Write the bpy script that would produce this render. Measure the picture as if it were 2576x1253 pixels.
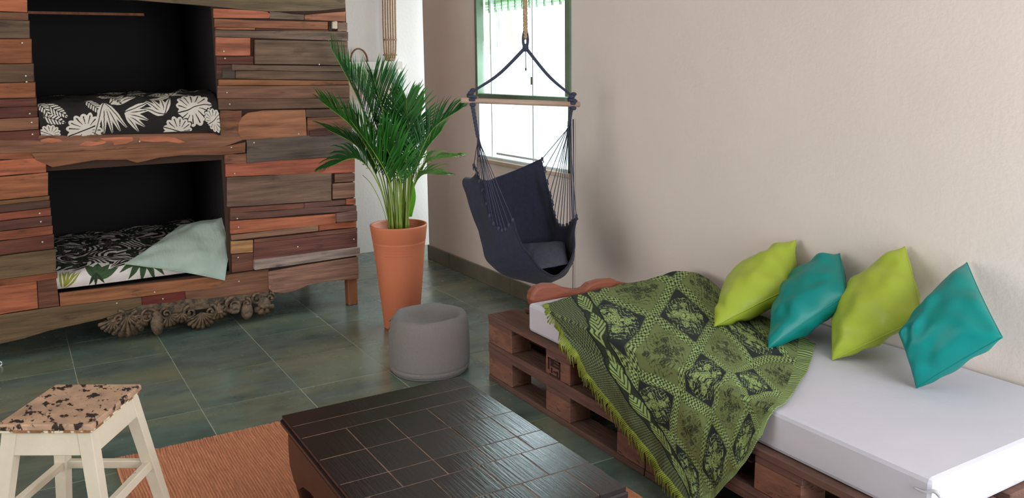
import bpy, bmesh, math, random
import numpy as np
from mathutils import Vector, Matrix, noise as mn

random.seed(7)
rng = np.random.default_rng(7)
S = bpy.context.scene
COL = S.collection
for o in list(bpy.data.objects):
    bpy.data.objects.remove(o)

# ------------------------------------------------------------------ camera
FPX, CYP, PIT, ROL, YAW, H = 2121.5, 502.4, .1576, -.01228, -1.0331, 1.33
_cp, _sp = math.cos(PIT), math.sin(PIT)
FW = np.array([math.sin(YAW)*_cp, math.cos(YAW)*_cp, -_sp])
_R = np.array([math.cos(YAW), -math.sin(YAW), 0.]); _U = np.cross(_R, FW)
RT = _R*math.cos(ROL)+_U*math.sin(ROL); UP = -_R*math.sin(ROL)+_U*math.cos(ROL)
CAM = np.array([0, 0, H])
cam = bpy.data.cameras.new('camera'); co = bpy.data.objects.new('camera', cam); COL.objects.link(co)
cam.sensor_fit = 'HORIZONTAL'; cam.sensor_width = 36; cam.lens = FPX/2576*36
cam.shift_y = -(626.5-CYP)/2576
cam.clip_start = .02
M = Matrix(((RT[0], UP[0], -FW[0], 0), (RT[1], UP[1], -FW[1], 0), (RT[2], UP[2], -FW[2], H), (0, 0, 0, 1)))
co.matrix_world = M
S.camera = co

# ------------------------------------------------------------------ world, lights, exposure
S.view_settings.view_transform = 'Standard'; S.view_settings.look = 'None'
S.view_settings.gamma = 1; S.view_settings.use_curve_mapping = False
S.view_settings.exposure = 0.05
w = bpy.data.worlds.new('world'); S.world = w; w.use_nodes = True
bg = w.node_tree.nodes['Background']
bg.inputs[0].default_value = (.86, .95, 1, 1); bg.inputs[1].default_value = 2.2

def area(name, loc, target, sx, sy, power, col):
    l = bpy.data.lights.new(name, 'AREA'); l.shape = 'RECTANGLE'; l.size = sx; l.size_y = sy
    l.energy = power; l.color = col
    o = bpy.data.objects.new(name, l); COL.objects.link(o); o.location = loc
    d = Vector(target)-Vector(loc)
    o.rotation_euler = d.to_track_quat('-Z', 'Y').to_euler()
    return o
# daylight through the open garden door to the right of and behind the camera
area('door_daylight', (.90, 1.6, 1.1), (0, 1.6, 1.1), 1.5, 2.1, 70, (.88, .94, 1))
# daylight through the window in the long wall
area('window_daylight', (-4.03, 2.72, 1.4), (-4.03, 0, .9), 1.0, 1.3, 36, (.78, .90, 1))
# bluish fill added at the alcove end to brighten the white wall and floor
area('alcove_fill', (-5.485, 3.02, 1.05), (-5.485, 0, .7), .38, 1.9, 4.6, (.78, .90, 1))
# broad warm fill added out of view on the left, lifts the far wall
area('passage_fill', (-3.2, -2.68, 1.15), (-3.4, 1, 1.3), 3.2, 2.1, 33, (1, .89, .78))

# ------------------------------------------------------------------ pixel helpers (photo 2576 x 1253)
def ray(x, y): return FW+RT*((x-1288)/FPX)+UP*((CYP-y)/FPX)
def P(x, y, D): return CAM+ray(x, y)*D
def at(x, y, ax, v):
    d = ray(x, y); return CAM+d*((v-CAM[ax])/d[ax])

# ------------------------------------------------------------------ materials
def lin(c):
    c = [v/255 for v in c]
    return tuple((v/12.92 if v <= .04045 else ((v+.055)/1.055)**2.4) for v in c)

def N(nt, t, **kw):
    n = nt.nodes.new(t)
    for k, v in kw.items(): setattr(n, k, v)
    return n

def mat(name, col, rough=.7, nscale=None, namt=.25, stretch=(1, 1, 1), bump=0., bscale=None, bstretch=None,
        source='flat', spec=.4, col2=None, thresh=None, metal=0., detail=6, rvar=0, sheen=0, trans=0, coat=0):
    m = bpy.data.materials.new(name); m.use_nodes = True
    nt = m.node_tree; b = nt.nodes['Principled BSDF']; L = nt.links.new
    b.inputs['Roughness'].default_value = rough
    b.inputs['Specular IOR Level'].default_value = spec
    b.inputs['Metallic'].default_value = metal
    if sheen: b.inputs['Sheen Weight'].default_value = sheen
    if coat: b.inputs['Coat Weight'].default_value = coat; b.inputs['Coat Roughness'].default_value = .15
    tc = N(nt, 'ShaderNodeTexCoord'); oi = N(nt, 'ShaderNodeObjectInfo')
    ofs = N(nt, 'ShaderNodeVectorMath', operation='SCALE')
    cmb = N(nt, 'ShaderNodeCombineXYZ'); L(oi.outputs['Random'], cmb.inputs[0]); L(oi.outputs['Random'], cmb.inputs[2])
    L(cmb.outputs[0], ofs.inputs[0]); ofs.inputs['Scale'].default_value = 37.
    add = N(nt, 'ShaderNodeVectorMath', operation='ADD'); L(tc.outputs['Object'], add.inputs[0]); L(ofs.outputs[0], add.inputs[1])
    if source == 'object': base = oi.outputs['Color']
    elif source == 'vertex': base = N(nt, 'ShaderNodeVertexColor', layer_name='Col').outputs[0]
    else:
        rgb = N(nt, 'ShaderNodeRGB'); rgb.outputs[0].default_value = (*lin(col), 1); base = rgb.outputs[0]
    def noise(scale, st, det=detail):
        mp = N(nt, 'ShaderNodeMapping'); mp.inputs['Scale'].default_value = st; L(add.outputs[0], mp.inputs[0])
        n = N(nt, 'ShaderNodeTexNoise'); n.inputs['Scale'].default_value = scale; n.inputs['Detail'].default_value = det
        n.inputs['Roughness'].default_value = .6; L(mp.outputs[0], n.inputs['Vector']); return n
    if nscale:
        n = noise(nscale, stretch)
        mr = N(nt, 'ShaderNodeMapRange'); L(n.outputs['Fac'], mr.inputs[0])
        mr.inputs[1].default_value = .3; mr.inputs[2].default_value = .7
        mr.inputs[3].default_value = 1-namt; mr.inputs[4].default_value = 1+namt
        mx = N(nt, 'ShaderNodeVectorMath', operation='SCALE'); L(base, mx.inputs[0]); L(mr.outputs[0], mx.inputs['Scale'])
        base = mx.outputs[0]
    if col2 is not None:
        n2 = noise(thresh[0], thresh[3] if len(thresh) > 3 else stretch, 5)
        r = N(nt, 'ShaderNodeMapRange'); L(n2.outputs['Fac'], r.inputs[0])
        r.inputs[1].default_value = thresh[1]; r.inputs[2].default_value = thresh[2]
        mm = N(nt, 'ShaderNodeMix', data_type='RGBA'); L(r.outputs[0], mm.inputs['Factor'])
        L(base, mm.inputs[6]); mm.inputs[7].default_value = (*lin(col2), 1); base = mm.outputs[2]
    L(base, b.inputs['Base Color'])
    if rvar:
        nr = noise(6, (1, 1, 1)); q = N(nt, 'ShaderNodeMapRange'); L(nr.outputs['Fac'], q.inputs[0])
        q.inputs[1].default_value = .3; q.inputs[2].default_value = .7
        q.inputs[3].default_value = rough-rvar; q.inputs[4].default_value = rough+rvar; L(q.outputs[0], b.inputs['Roughness'])
    if bump:
        nb = noise(bscale or nscale or 20, bstretch or stretch, 4)
        bp = N(nt, 'ShaderNodeBump'); bp.inputs['Strength'].default_value = bump; bp.inputs['Distance'].default_value = .01
        L(nb.outputs['Fac'], bp.inputs['Height']); L(bp.outputs[0], b.inputs['Normal'])
    if trans:
        tb = N(nt, 'ShaderNodeBsdfTranslucent'); L(base, tb.inputs[0])
        ms = N(nt, 'ShaderNodeMixShader'); ms.inputs[0].default_value = trans
        L(b.outputs[0], ms.inputs[1]); L(tb.outputs[0], ms.inputs[2])
        L(ms.outputs[0], nt.nodes['Material Output'].inputs[0])
    return m

m_wall = mat('plaster_beige', (221, 207, 199), .75, 2.0, .03, bump=.12, bscale=55)
m_white = mat('plaster_white', (228, 224, 218), .75, 2.0, .03, bump=.12, bscale=45)
m_ceil = mat('ceiling_paint', (225, 220, 212), .9)
m_tile = mat('green_stone_tile', (88, 104, 97), .25, 7, .34, stretch=(1.5, .6, 1), col2=(124, 126, 98), thresh=(1.9, .44, .72), rvar=.08, bump=.03, bscale=8, spec=.75)
m_grout = mat('pale_grout', (168, 172, 158), .8, 20, .2)
m_skirt = mat('green_brown_tile', (104, 98, 82), .4, 7, .25)
m_bunk = mat('reclaimed_wood', (0, 0, 0), .75, 3.2, .42, stretch=(6, 1.0, 14), bump=.35, bscale=7, bstretch=(6, 1, 16), source='object',
             col2=(62, 44, 34), thresh=(3.5, .60, .74, (3, 1.2, 5)), spec=.25)
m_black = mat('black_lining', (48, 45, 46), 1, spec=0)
m_screw = mat('screw_metal', (215, 212, 205), .3, metal=.6)
m_vert = mat('printed_cotton', (0, 0, 0), .85, source='vertex', spec=.2, bump=.15, bscale=60)
m_gilt = mat('tarnished_gilt_carving', (104, 84, 62), .5, 40, .5, col2=(62, 52, 38), thresh=(30, .5, .6), spec=.5, bump=.6, bscale=60)
m_pillow = mat('sage_cotton', (170, 184, 172), .8, 6, .1, bump=.5, bscale=14, bstretch=(1, 3, 1), spec=.2)
m_terra = mat('terracotta_plastic', (196, 112, 78), .55, 3, .05, bump=.04, bscale=90)
m_soil = mat('potting_soil', (70, 52, 40), .95, 40, .4, bump=.8, bscale=50)
m_leaf = mat('palm_leaf', (40, 96, 40), .45, 6, .35, spec=.5, trans=.3)
m_leaf2 = mat('palm_leaf_pale', (84, 118, 58), .45, 6, .3, spec=.5, trans=.3)
m_leaf3 = mat('palm_leaf_fresh', (54, 116, 42), .45, 6, .3, spec=.5, trans=.35)
m_stem = mat('palm_stem', (126, 150, 56), .5, 12, .4, stretch=(1, 1, .3), trans=.15)
m_pouf = mat('grey_canvas', (122, 116, 113), .9, 120, .06, bump=.25, bscale=160, spec=.15)
m_navy = mat('navy_canvas', (44, 45, 60), .9, 60, .15, bump=.35, bscale=40, bstretch=(3, 3, 1), spec=.15, sheen=.15)
m_navy2 = mat('navy_cushion_canvas', (78, 78, 90), .9, 60, .12, bump=.3, bscale=60, spec=.15)
m_cord = mat('dark_cord', (62, 64, 82), .9, 200, .3)
m_bar = mat('pale_wood_bar', (178, 150, 132), .6, 6, .15, stretch=(1, 1, 6))
m_rope = mat('natural_rope', (180, 150, 120), .9, 150, .35, bump=.5, bscale=200)
m_rattan = mat('rattan', (150, 118, 84), .7, 60, .3)
m_green = mat('green_painted_frame', (100, 118, 96), .6, 10, .15)
m_frame = mat('white_frame', (205, 214, 214), .5)
m_sill = mat('beige_sill', (196, 176, 158), .8, 8, .1)
m_blind = mat('bamboo_blind_green', (205, 226, 200), .7, 30, .25, stretch=(.2, 1, 1), trans=.45)
m_mattress = mat('grey_fitted_sheet', (200, 197, 206), .85, 3, .03, bump=.15, bscale=12, spec=.2)
m_pallet = mat('pallet_wood', (104, 76, 66), .8, 5, .3, stretch=(1, 6, 14), bump=.35, bscale=10, bstretch=(1, 8, 12), spec=.25)
m_palletb = mat('pallet_block', (122, 84, 68), .85, 8, .3, stretch=(1, 1, 3), col2=(84, 54, 42), thresh=(24, .58, .66), bump=.4, bscale=20)
m_brand = mat('branded_ink', (44, 26, 22), .9)
m_slab = mat('live_edge_wood', (146, 84, 64), .6, 5, .25, stretch=(3, 1, 6), bump=.3, bscale=8)
m_lime = mat('lime_satin', (160, 176, 58), .42, 5, .06, bump=.35, bscale=7, spec=.35)
m_teal = mat('teal_satin', (0, 122, 116), .42, 5, .06, bump=.35, bscale=7, spec=.3)
m_tag = mat('pale_tag', (210, 214, 190), .7)
m_fringe = mat('lime_fringe', (142, 156, 60), .85, 40, .3)
m_table = mat('espresso_wood', (30, 21, 22), .22, 6, .3, stretch=(1.2, 8, 8), bump=.10, bscale=5, bstretch=(1.2, 30, 8), spec=.55, rvar=.05)
m_tgrout = mat('worn_joint', (118, 90, 76), .7, 30, .6)
m_jute = mat('woven_jute', (200, 134, 102), .95, 10, .25, stretch=(1.5, 28, 1), bump=.8, bscale=120, bstretch=(.4, 1.6, 1), spec=.1)
m_stool = mat('chipped_cream_paint', (226, 212, 190), .6, 10, .06, col2=(120, 84, 56), thresh=(26, .70, .73, (1, 1, .6)), bump=.15, bscale=30)
m_stoolw = mat('worn_seat_paint', (186, 150, 124), .65, 12, .3, col2=(46, 30, 22), thresh=(26, .545, .585, (1, 1.7, 1)), bump=.6, bscale=25)
m_cabinet = mat('pale_panel', (196, 192, 178), .7, 8, .06)
m_white2 = mat('white_paint', (232, 230, 222), .6)
m_caster = mat('silver_metal', (200, 205, 215), .3, metal=.7)
m_side = mat('bunk_side_wood', (150, 92, 62), .7, 6, .3, stretch=(8, 8, 1))

def glass():
    m = bpy.data.materials.new('window_glass'); m.use_nodes = True; nt = m.node_tree
    nt.nodes.remove(nt.nodes['Principled BSDF'])
    t = N(nt, 'ShaderNodeBsdfTransparent'); t.inputs[0].default_value = (.93, .97, .96, 1)
    g = N(nt, 'ShaderNodeBsdfGlossy'); g.inputs['Roughness'].default_value = .03
    x = N(nt, 'ShaderNodeMixShader'); x.inputs[0].default_value = .06
    nt.links.new(t.outputs[0], x.inputs[1]); nt.links.new(g.outputs[0], x.inputs[2])
    nt.links.new(x.outputs[0], nt.nodes['Material Output'].inputs[0]); return m
m_glass = glass()

# ------------------------------------------------------------------ mesh builder
def nz(v): v = np.asarray(v, float); return v/(np.linalg.norm(v)+1e-12)

class MB:
    def __init__(s): s.v = []; s.f = []; s.c = None
    def box(s, a, b):
        (x0, y0, z0), (x1, y1, z1) = a, b; i = len(s.v)
        s.v += [(x, y, z) for z in (z0, z1) for y in (y0, y1) for x in (x0, x1)]
        s.f += [tuple(i+k for k in q) for q in ((0, 2, 3, 1), (4, 5, 7, 6), (0, 1, 5, 4), (2, 6, 7, 3), (0, 4, 6, 2), (1, 3, 7, 5))]
        return s
    def hexa(s, p):   # 8 points, bottom 4 ccw then top 4 ccw
        i = len(s.v); s.v += [tuple(q) for q in p]
        s.f += [tuple(i+k for k in q) for q in ((3, 2, 1, 0), (4, 5, 6, 7), (0, 1, 5, 4), (1, 2, 6, 5), (2, 3, 7, 6), (3, 0, 4, 7))]
        return s
    def prism(s, pts, off):   # polygon pts extruded by vector off
        i = len(s.v); n = len(pts); pts = [np.asarray(p, float) for p in pts]; off = np.asarray(off, float)
        s.v += [tuple(p) for p in pts]+[tuple(p+off) for p in pts]
        s.f.append(tuple(range(i, i+n))); s.f.append(tuple(range(i+2*n-1, i+n-1, -1)))
        for k in range(n):
            j = (k+1) % n; s.f.append((i+k, i+n+k, i+n+j, i+j))
        return s
    def tube(s, pts, r, n=8, cap=True):
        pts = [np.asarray(p, float) for p in pts]; i0 = len(s.v); m = len(pts)
        rr = r if hasattr(r, '__len__') else [r]*m
        t = nz(pts[1]-pts[0]); a = np.array([0, 0, 1.]) if abs(t[2]) < .9 else np.array([1., 0, 0]); u = nz(np.cross(t, a))
        for k, p in enumerate(pts):
            t = nz(pts[min(k+1, m-1)]-pts[max(k-1, 0)]); u = nz(u-t*(u@t)); w_ = np.cross(t, u)
            for q in range(n):
                an = 2*math.pi*q/n; s.v.append(tuple(p+(u*math.cos(an)+w_*math.sin(an))*rr[k]))
        for k in range(m-1):
            for q in range(n):
                a_ = i0+k*n+q; b_ = i0+k*n+(q+1) % n; s.f.append((a_, b_, b_+n, a_+n))
        if cap:
            s.f.append(tuple(i0+q for q in range(n))[::-1]); s.f.append(tuple(i0+(m-1)*n+q for q in range(n)))
        return s
    def lathe(s, c, prof, n=48, sq=(1, 1)):
        i0 = len(s.v); m = len(prof)
        for (r, z) in prof:
            for q in range(n):
                a = 2*math.pi*q/n; s.v.append((c[0]+r*sq[0]*math.cos(a), c[1]+r*sq[1]*math.sin(a), c[2]+z))
        for k in range(m-1):
            for q in range(n):
                a_ = i0+k*n+q; b_ = i0+k*n+(q+1) % n; s.f.append((a_, b_, b_+n, a_+n))
        if prof[0][0] > 1e-6: s.f.append(tuple(i0+q for q in range(n))[::-1])
        if prof[-1][0] > 1e-6: s.f.append(tuple(i0+(m-1)*n+q for q in range(n)))
        return s
    def ball(s, c, r, n=10, m=6):
        r = np.array(r if hasattr(r, '__len__') else [r]*3); i0 = len(s.v)
        for k in range(m+1):
            th = math.pi*k/m
            for q in range(n):
                a = 2*math.pi*q/n
                s.v.append(tuple(np.asarray(c)+r*np.array([math.sin(th)*math.cos(a), math.sin(th)*math.sin(a), math.cos(th)])))
        for k in range(m):
            for q in range(n):
                a_ = i0+k*n+q; b_ = i0+k*n+(q+1) % n; s.f.append((a_, a_+n, b_+n, b_))
        return s
    def grid(s, G, color=None):
        G = np.asarray(G); a, b = G.shape[:2]; i0 = len(s.v)
        s.v += [tuple(p) for p in G.reshape(-1, 3)]
        for i in range(a-1):
            for j in range(b-1):
                k = i0+i*b+j; s.f.append((k, k+1, k+b+1, k+b))
        if color is not None: s.c = np.asarray(color).reshape(-1, 3)
        return s
    def build(s, name, m, parent=None, smooth=False, bevel=0, solid=0, weld=False, sub=0):
        me = bpy.data.meshes.new(name)
        V = np.asarray(s.v, float)
        if parent is not None: org = np.array(parent['_o'])
        else:
            org = np.array([(V[:, 0].min()+V[:, 0].max())/2, (V[:, 1].min()+V[:, 1].max())/2, V[:, 2].min()])
        me.from_pydata([tuple(p) for p in (V-org)], [], s.f); me.update()
        if s.c is not None:
            ca = me.color_attributes.new('Col', 'FLOAT_COLOR', 'POINT')
            ca.data.foreach_set('color', np.hstack([s.c, np.ones((len(s.c), 1))]).ravel())
        me.materials.append(m)
        bm = bmesh.new(); bm.from_mesh(me)
        if weld: bmesh.ops.remove_doubles(bm, verts=bm.verts, dist=1e-5)
        if s.c is None or weld: bmesh.ops.recalc_face_normals(bm, faces=bm.faces)
        bm.to_mesh(me); bm.free()
        o = bpy.data.objects.new(name, me); COL.objects.link(o)
        if parent is not None: o.parent = parent
        else: o.location = org
        o['_o'] = list(map(float, org))
        if smooth:
            for p in me.polygons: p.use_smooth = True
        if solid:
            md = o.modifiers.new('s', 'SOLIDIFY'); md.thickness = solid; md.offset = 0
        if bevel:
            md = o.modifiers.new('b', 'BEVEL'); md.width = bevel; md.segments = 2 if bevel > .004 else 1; md.limit_method = 'ANGLE'; md.angle_limit = math.radians(35)
        if sub:
            md = o.modifiers.new('u', 'SUBSURF'); md.levels = sub; md.render_levels = sub
        return o

def thing(name, loc, label, cat, group=None):
    o = bpy.data.objects.new(name, None); COL.objects.link(o); o.location = loc; o.empty_display_size = .05
    o['_o'] = [float(v) for v in loc]; tag(o, label, cat, group); return o
def tag(o, label, cat, group=None, kind=None):
    if label: o['label'] = label
    if cat: o['category'] = cat
    if group: o['group'] = group
    if kind: o['kind'] = kind
    return o
def struct(o, label=None, cat=None):
    o['kind'] = 'structure'
    if label: o['label'] = label
    if cat: o['category'] = cat
    return o
def B(*ab): return MB().box(*ab)

def cr(Cp, t):   # catmull-rom along axis 0 of control array at parameters t (0..1)
    Cp = np.asarray(Cp, float); n = len(Cp)-1; out = []
    E_ = np.concatenate([[2*Cp[0]-Cp[1]], Cp, [2*Cp[-1]-Cp[-2]]])
    for x in t:
        x = min(max(x, 0), 1)*n; k = min(int(x), n-1); f = x-k
        p0, p1, p2, p3 = E_[k], E_[k+1], E_[k+2], E_[k+3]
        out.append(.5*((2*p1)+(-p0+p2)*f+(2*p0-5*p1+4*p2-p3)*f*f+(-p0+3*p1-3*p2+p3)*f**3))
    return np.array(out)
def patch(C_, nu, nv):
    A = cr(np.asarray(C_, float), np.linspace(0, 1, nu))
    return np.swapaxes(cr(np.swapaxes(A, 0, 1), np.linspace(0, 1, nv)), 0, 1)
def gnormals(G):
    du = np.gradient(G, axis=0); dv = np.gradient(G, axis=1); n = np.cross(du, dv)
    return n/(np.linalg.norm(n, axis=2, keepdims=True)+1e-12)
def nfield(G, sc, amp, seed=0):
    out = np.zeros(G.shape[:2])
    for i in range(G.shape[0]):
        for j in range(G.shape[1]):
            p = G[i, j]; out[i, j] = mn.noise(Vector((p[0]*sc+seed, p[1]*sc, p[2]*sc)))
    return out*amp

# ================================================================== SETTING
YW, XC, XWH, XE, YS, ZC = 2.462, -5.27, -5.70, .75, -2.6, 2.55
fl = B((-6, YS-.2, -.06), (XE+.2, 3.3, -.0008)).build('floor', m_grout); struct(fl, 'dark green stone tile floor with pale joints', 'floor')
x0, y0, T = -3.759, .559, .397
base_tile = None
for i in range(-5, 7):
    for j in range(-3, 7):
        cx, cy_ = x0+i*.400, y0+j*T
        if cx < XWH-.3 or cx > -1.0 or cy_ > 3.0 or cy_ < -.9: continue
        if cy_ > YW and cx > XC: continue
        a, b = cx+.0018, cx+.3982; c, d = cy_+.0018, cy_+T-.0018
        if cy_ < YW < cy_+T and cx > XC: d = YW
        o = B((a, c, -.03), (b, d, 0)).build('tile', m_tile, fl)
        o.location = (0, 0, random.uniform(-.0004, .0004))
for (xa, xb, ya, yb) in ((-6, XE, YS, .559-3*T), (-1.0+.04, XE, .559-3*T, YW)):
    B((xa, ya, -.03), (xb, yb, 0)).build('plain_floor_area', m_tile, fl)

# long wall with window opening
WX0, WX1, WZ0, WZ1 = -4.53, -3.535, .775, 2.15
wl = MB(); TH = .26
wl.box((XC, YW, 0), (WX0, YW+TH, ZC)); wl.box((WX1, YW, 0), (XE, YW+TH, ZC))
wl.box((WX0, YW, 0), (WX1, YW+TH, WZ0)); wl.box((WX0, YW, WZ1), (WX1, YW+TH, ZC))
struct(wl.build('wall_right', m_wall), 'beige plaster wall behind the hanging chair and daybed', 'wall')
struct(B((XWH-.15, YS, 0), (XWH, 3.2, ZC)).build('wall_left', m_white), 'white plaster wall behind the palm', 'wall')
struct(B((XWH, 3.05, 2.05), (XC, 3.2, ZC)).build('wall_alcove', m_white), None)
# wall behind the camera side with a door opening
we = MB(); we.box((XE, YS, 0), (XE+.15, .85, ZC)); we.box((XE, 2.35, 0), (XE+.15, YW+TH, ZC)); we.box((XE, .85, 2.2), (XE+.15, 2.35, ZC))
struct(we.build('wall_back', m_wall))
ws = MB(); ws.box((XWH, YS-.15, 0), (-4.85, YS, ZC)); ws.box((-1.55, YS-.15, 0), (XE, YS, ZC)); ws.box((-4.85, YS-.15, 2.25), (-1.55, YS, ZC))
struct(ws.build('wall_front', m_wall))
struct(B((XWH-.15, YS-.15, ZC), (XE+.15, 3.2, ZC+.1)).build('ceiling', m_ceil))
# skirting tiles
sk = B((XC+.0, YW-.009, 0), (-1.0, YW, .098)).build('baseboard_right', m_grout); struct(sk, 'brown green tile skirting', 'baseboard')
x = XC
k = 0
while x < -1.1:
    nx = min(-4.941+.4*k, -1.0) if k else -4.941
    B((x+.0015, YW-.014, .0), (nx-.0015, YW-.002, .1)).build('skirting_tile', m_skirt, sk, bevel=.002)
    x = nx; k += 1

# window
wn = thing('window_1', (-4.03, YW+.1, WZ0), 'green framed window behind the hanging chair, blown out by daylight', 'window'); wn['kind'] = 'structure'
yf0, yf1 = YW+.004, YW+.04
f = MB()
f.box((WX0, yf0-.012, 1.15), (WX0+.028, yf1, WZ1)); f.box((WX1-.032, yf0, WZ0), (WX1, yf1, WZ1))
f.box((WX0, yf0, WZ1-.04), (WX1, yf1, WZ1))
f.build('green_frame', m_green, wn)
B((WX0+.03, yf0-.01, 1.135), (WX1-.04, yf1, 1.168)).build('transom', m_green, wn, bevel=.003)
B((WX0, yf0, WZ0), (WX0+.02, yf1, 1.15)).build('white_stile', m_frame, wn)
B((WX0+.0, yf0, WZ0), (WX1, yf1, WZ0+.02)).build('bottom_rail', m_frame, wn, bevel=.003)
B((WX0-.0, YW-.012, WZ0-.022), (WX1+.0, YW+.003, WZ0+.004)).build('sill', m_sill, wn, bevel=.004)
for (px, zt) in ((1243, WZ1), (1347, WZ1)):
    xx = at(px, 300, 1, YW+.03)[0]
    B((xx-.005, yf0+.01, WZ0+.02), (xx+.005, yf1-.005, WZ1)).build('glazing_bar', m_frame, wn)
B((WX0+.2, yf0+.012, WZ0+.035), (WX1-.34, yf1-.01, WZ0+.047)).build('casement_rail', m_frame, wn)
for (xa, xb, za, zb) in ((WX0+.035, WX1-.045, WZ0+.03, 1.135), (WX0+.035, WX1-.045, 1.168, WZ1-.04)):
    B((xa, YW+.03, za), (xb, YW+.033, zb)).build('pane', m_glass, wn)
st = at(1340, 203, 1, YW+.028)
B((st[0]-.02, st[1]-.001, st[2]-.022), (st[0]+.018, st[1]+.0005, st[2]+.02)).build('sticker', m_green, wn)

# green bamboo blind: slats across the top and a narrow side screen
bl = thing('bamboo_blind', (-4.03, YW+.045, 1.62), 'pale green bamboo blind at the top of the window', 'blind')
for k in range(22):
    z = 1.655+k*.0125+0.006*math.sin(k)
    B((WX0+.03, YW+.05, z), (WX1-.02, YW+.056, z+.0095)).build('slat', m_blind, bl)
for k in range(12):
    xx = WX0+.075+k*.075
    B((xx, YW+.046, 1.64), (xx+.003, YW+.06, 2.1)).build('blind_string', m_green, bl)
cu = thing('side_screen', (WX0+.1, YW+.05, 1.17), 'sheer pale green screen strip along the left window edge', 'screen')
for k in range(6):
    xx = WX0+.05+k*.022
    B((xx, YW+.065, 1.40+.04*(k % 3)), (xx+.012, YW+.068, 1.66)).build('strip', m_blind, cu)
cu2 = B((WX1-.035, YW-.012, 1.17), (WX1+.005, YW+.004, WZ1)).build('green_window_trim', m_green, wn)
# thin pull cord right of the window
c0 = [P(0, 0, 1)]*0
pc = MB()
pa = at(1443, 300, 1, YW-.012); pb = at(1441, 725, 1, YW-.012)
pc.tube([pa, (pa+pb)/2+np.array([.003, 0, 0]), pb], .0019, 6)
tag(pc.build('blind_cord', m_cord, smooth=True), 'thin cord hanging down the wall right of the window', 'cord')

# white wall: shelf, rope bundle, hoop, panel
xs = -5.58
a = at(912, 154, 0, xs); b = at(1014, 156, 0, xs); zt = (a[2]+b[2])/2
sh = thing('wall_shelf', (-5.64, (a[1]+b[1])/2, zt-.06), 'white wall shelf board behind the top of the palm', 'shelf')
B((XWH, a[1]-.25, zt-.055), (xs, b[1], zt)).build('shelf_board', m_white2, sh, bevel=.004)
pm = MB(); pm.box((XWH, a[1]-.2, zt-.30), (XWH+.035, b[1]-.0, zt-.055)); pm.build('back_panel', m_cabinet, sh, bevel=.003)
B((XWH+.03, a[1]-.14, zt-.26), (XWH+.04, b[1]-.04, zt-.09)).build('panel_inset', m_sill, sh)
rb = thing('hanging_rope_bundle', (-5.63, at(980, 100, 0, -5.63)[1], zt+.02), 'bundle of natural ropes hanging above the white shelf', 'rope')
for k in range(6):
    xa = 963+k*6.2
    pts = [at(xa+(2.5-k)*1.0*0, -260, 0, -5.63), at(xa, 0, 0, -5.63), at(966+k*5.9, 110, 0, -5.63), at(970+k*4.6, 148, 0, -5.63)]
    MB().tube(cr(pts, np.linspace(0, 1, 16)), .0068, 7).build('rope', m_rope, rb, smooth=True)
for yy in (100, 138):
    pts = [at(xx, yy, 0, -5.622) for xx in (964, 972, 982, 992, 998)]
    MB().tube(pts, .006, 6).build('whipping', m_rattan, rb, smooth=True)
MB().ball(at(982, 150, 0, -5.63), (.02, .04, .012)).build('knot', m_rope, rb, smooth=True)
hp = MB(); cc = at(903, 155, 0, -5.63); ring = [cc+np.array([0, math.cos(t)*.062, math.sin(t)*.088]) for t in np.linspace(-.3, math.pi+.3, 24)]
hp.tube(ring, .006, 7); hp.tube([q+np.array([.012, 0, 0]) for q in ring], .004, 6)
tag(hp.build('rattan_hoop', m_rattan, smooth=True), 'thin rattan hoop arching over the left end of the white shelf', 'hoop')

# ================================================================== BUNK
X0 = -4.445
XB = X0-.95
bk = thing('bunk_bed', (X0-.45, .8, 0), 'double deck bunk clad in reclaimed wood planks, with two dark openings', 'bed')
OY0, OY1 = .128, .928
LZ0, LZ1, UZ0, UZ1 = .285, .872, 1.03, 1.66
ZT = 2.35; YL = -1.3; YR = 1.625
fb = MB()
t0, t1 = X0-.03, X0-.008
fb.box((t0, YL, .16), (t1, OY0, ZT)); fb.box((t0, OY1, .25), (t1, YR, ZT))
fb.box((t0, OY0, .17), (t1, OY1, LZ0)); fb.box((t0, OY0, LZ1), (t1, OY1, UZ0)); fb.box((t0, OY0, UZ1), (t1, OY1, ZT))
fb.build('front_backing', mat('backing_ply', (64, 44, 34), .9), bk)
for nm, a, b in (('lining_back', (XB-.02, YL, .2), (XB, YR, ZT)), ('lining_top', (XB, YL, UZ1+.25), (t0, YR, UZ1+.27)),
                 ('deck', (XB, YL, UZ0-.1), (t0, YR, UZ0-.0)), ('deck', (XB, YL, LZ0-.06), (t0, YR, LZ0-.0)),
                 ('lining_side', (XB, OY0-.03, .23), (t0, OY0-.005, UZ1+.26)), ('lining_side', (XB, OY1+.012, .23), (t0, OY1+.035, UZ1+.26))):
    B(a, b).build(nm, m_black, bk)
B((XB, YR-.02, .27), (t0, YR, ZT)).build('side_panel', m_side, bk)
def legb(ya, yb): return B((X0-.06, ya, 0), (X0+.0, yb, .27))
la = at(878, 766, 0, X0)[1]; lb = at(901, 766, 0, X0)[1]
legb(la, lb).build('leg', m_side, bk, bevel=.003); B((XB, la, 0), (XB+.05, lb, .27)).build('leg', m_side, bk)
B((XB, YL, 0), (XB+.05, YL+.05, .27)).build('leg', m_side, bk); B((X0-.06, YL, 0), (X0, YL+.05, .27)).build('leg', m_side, bk)

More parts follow.
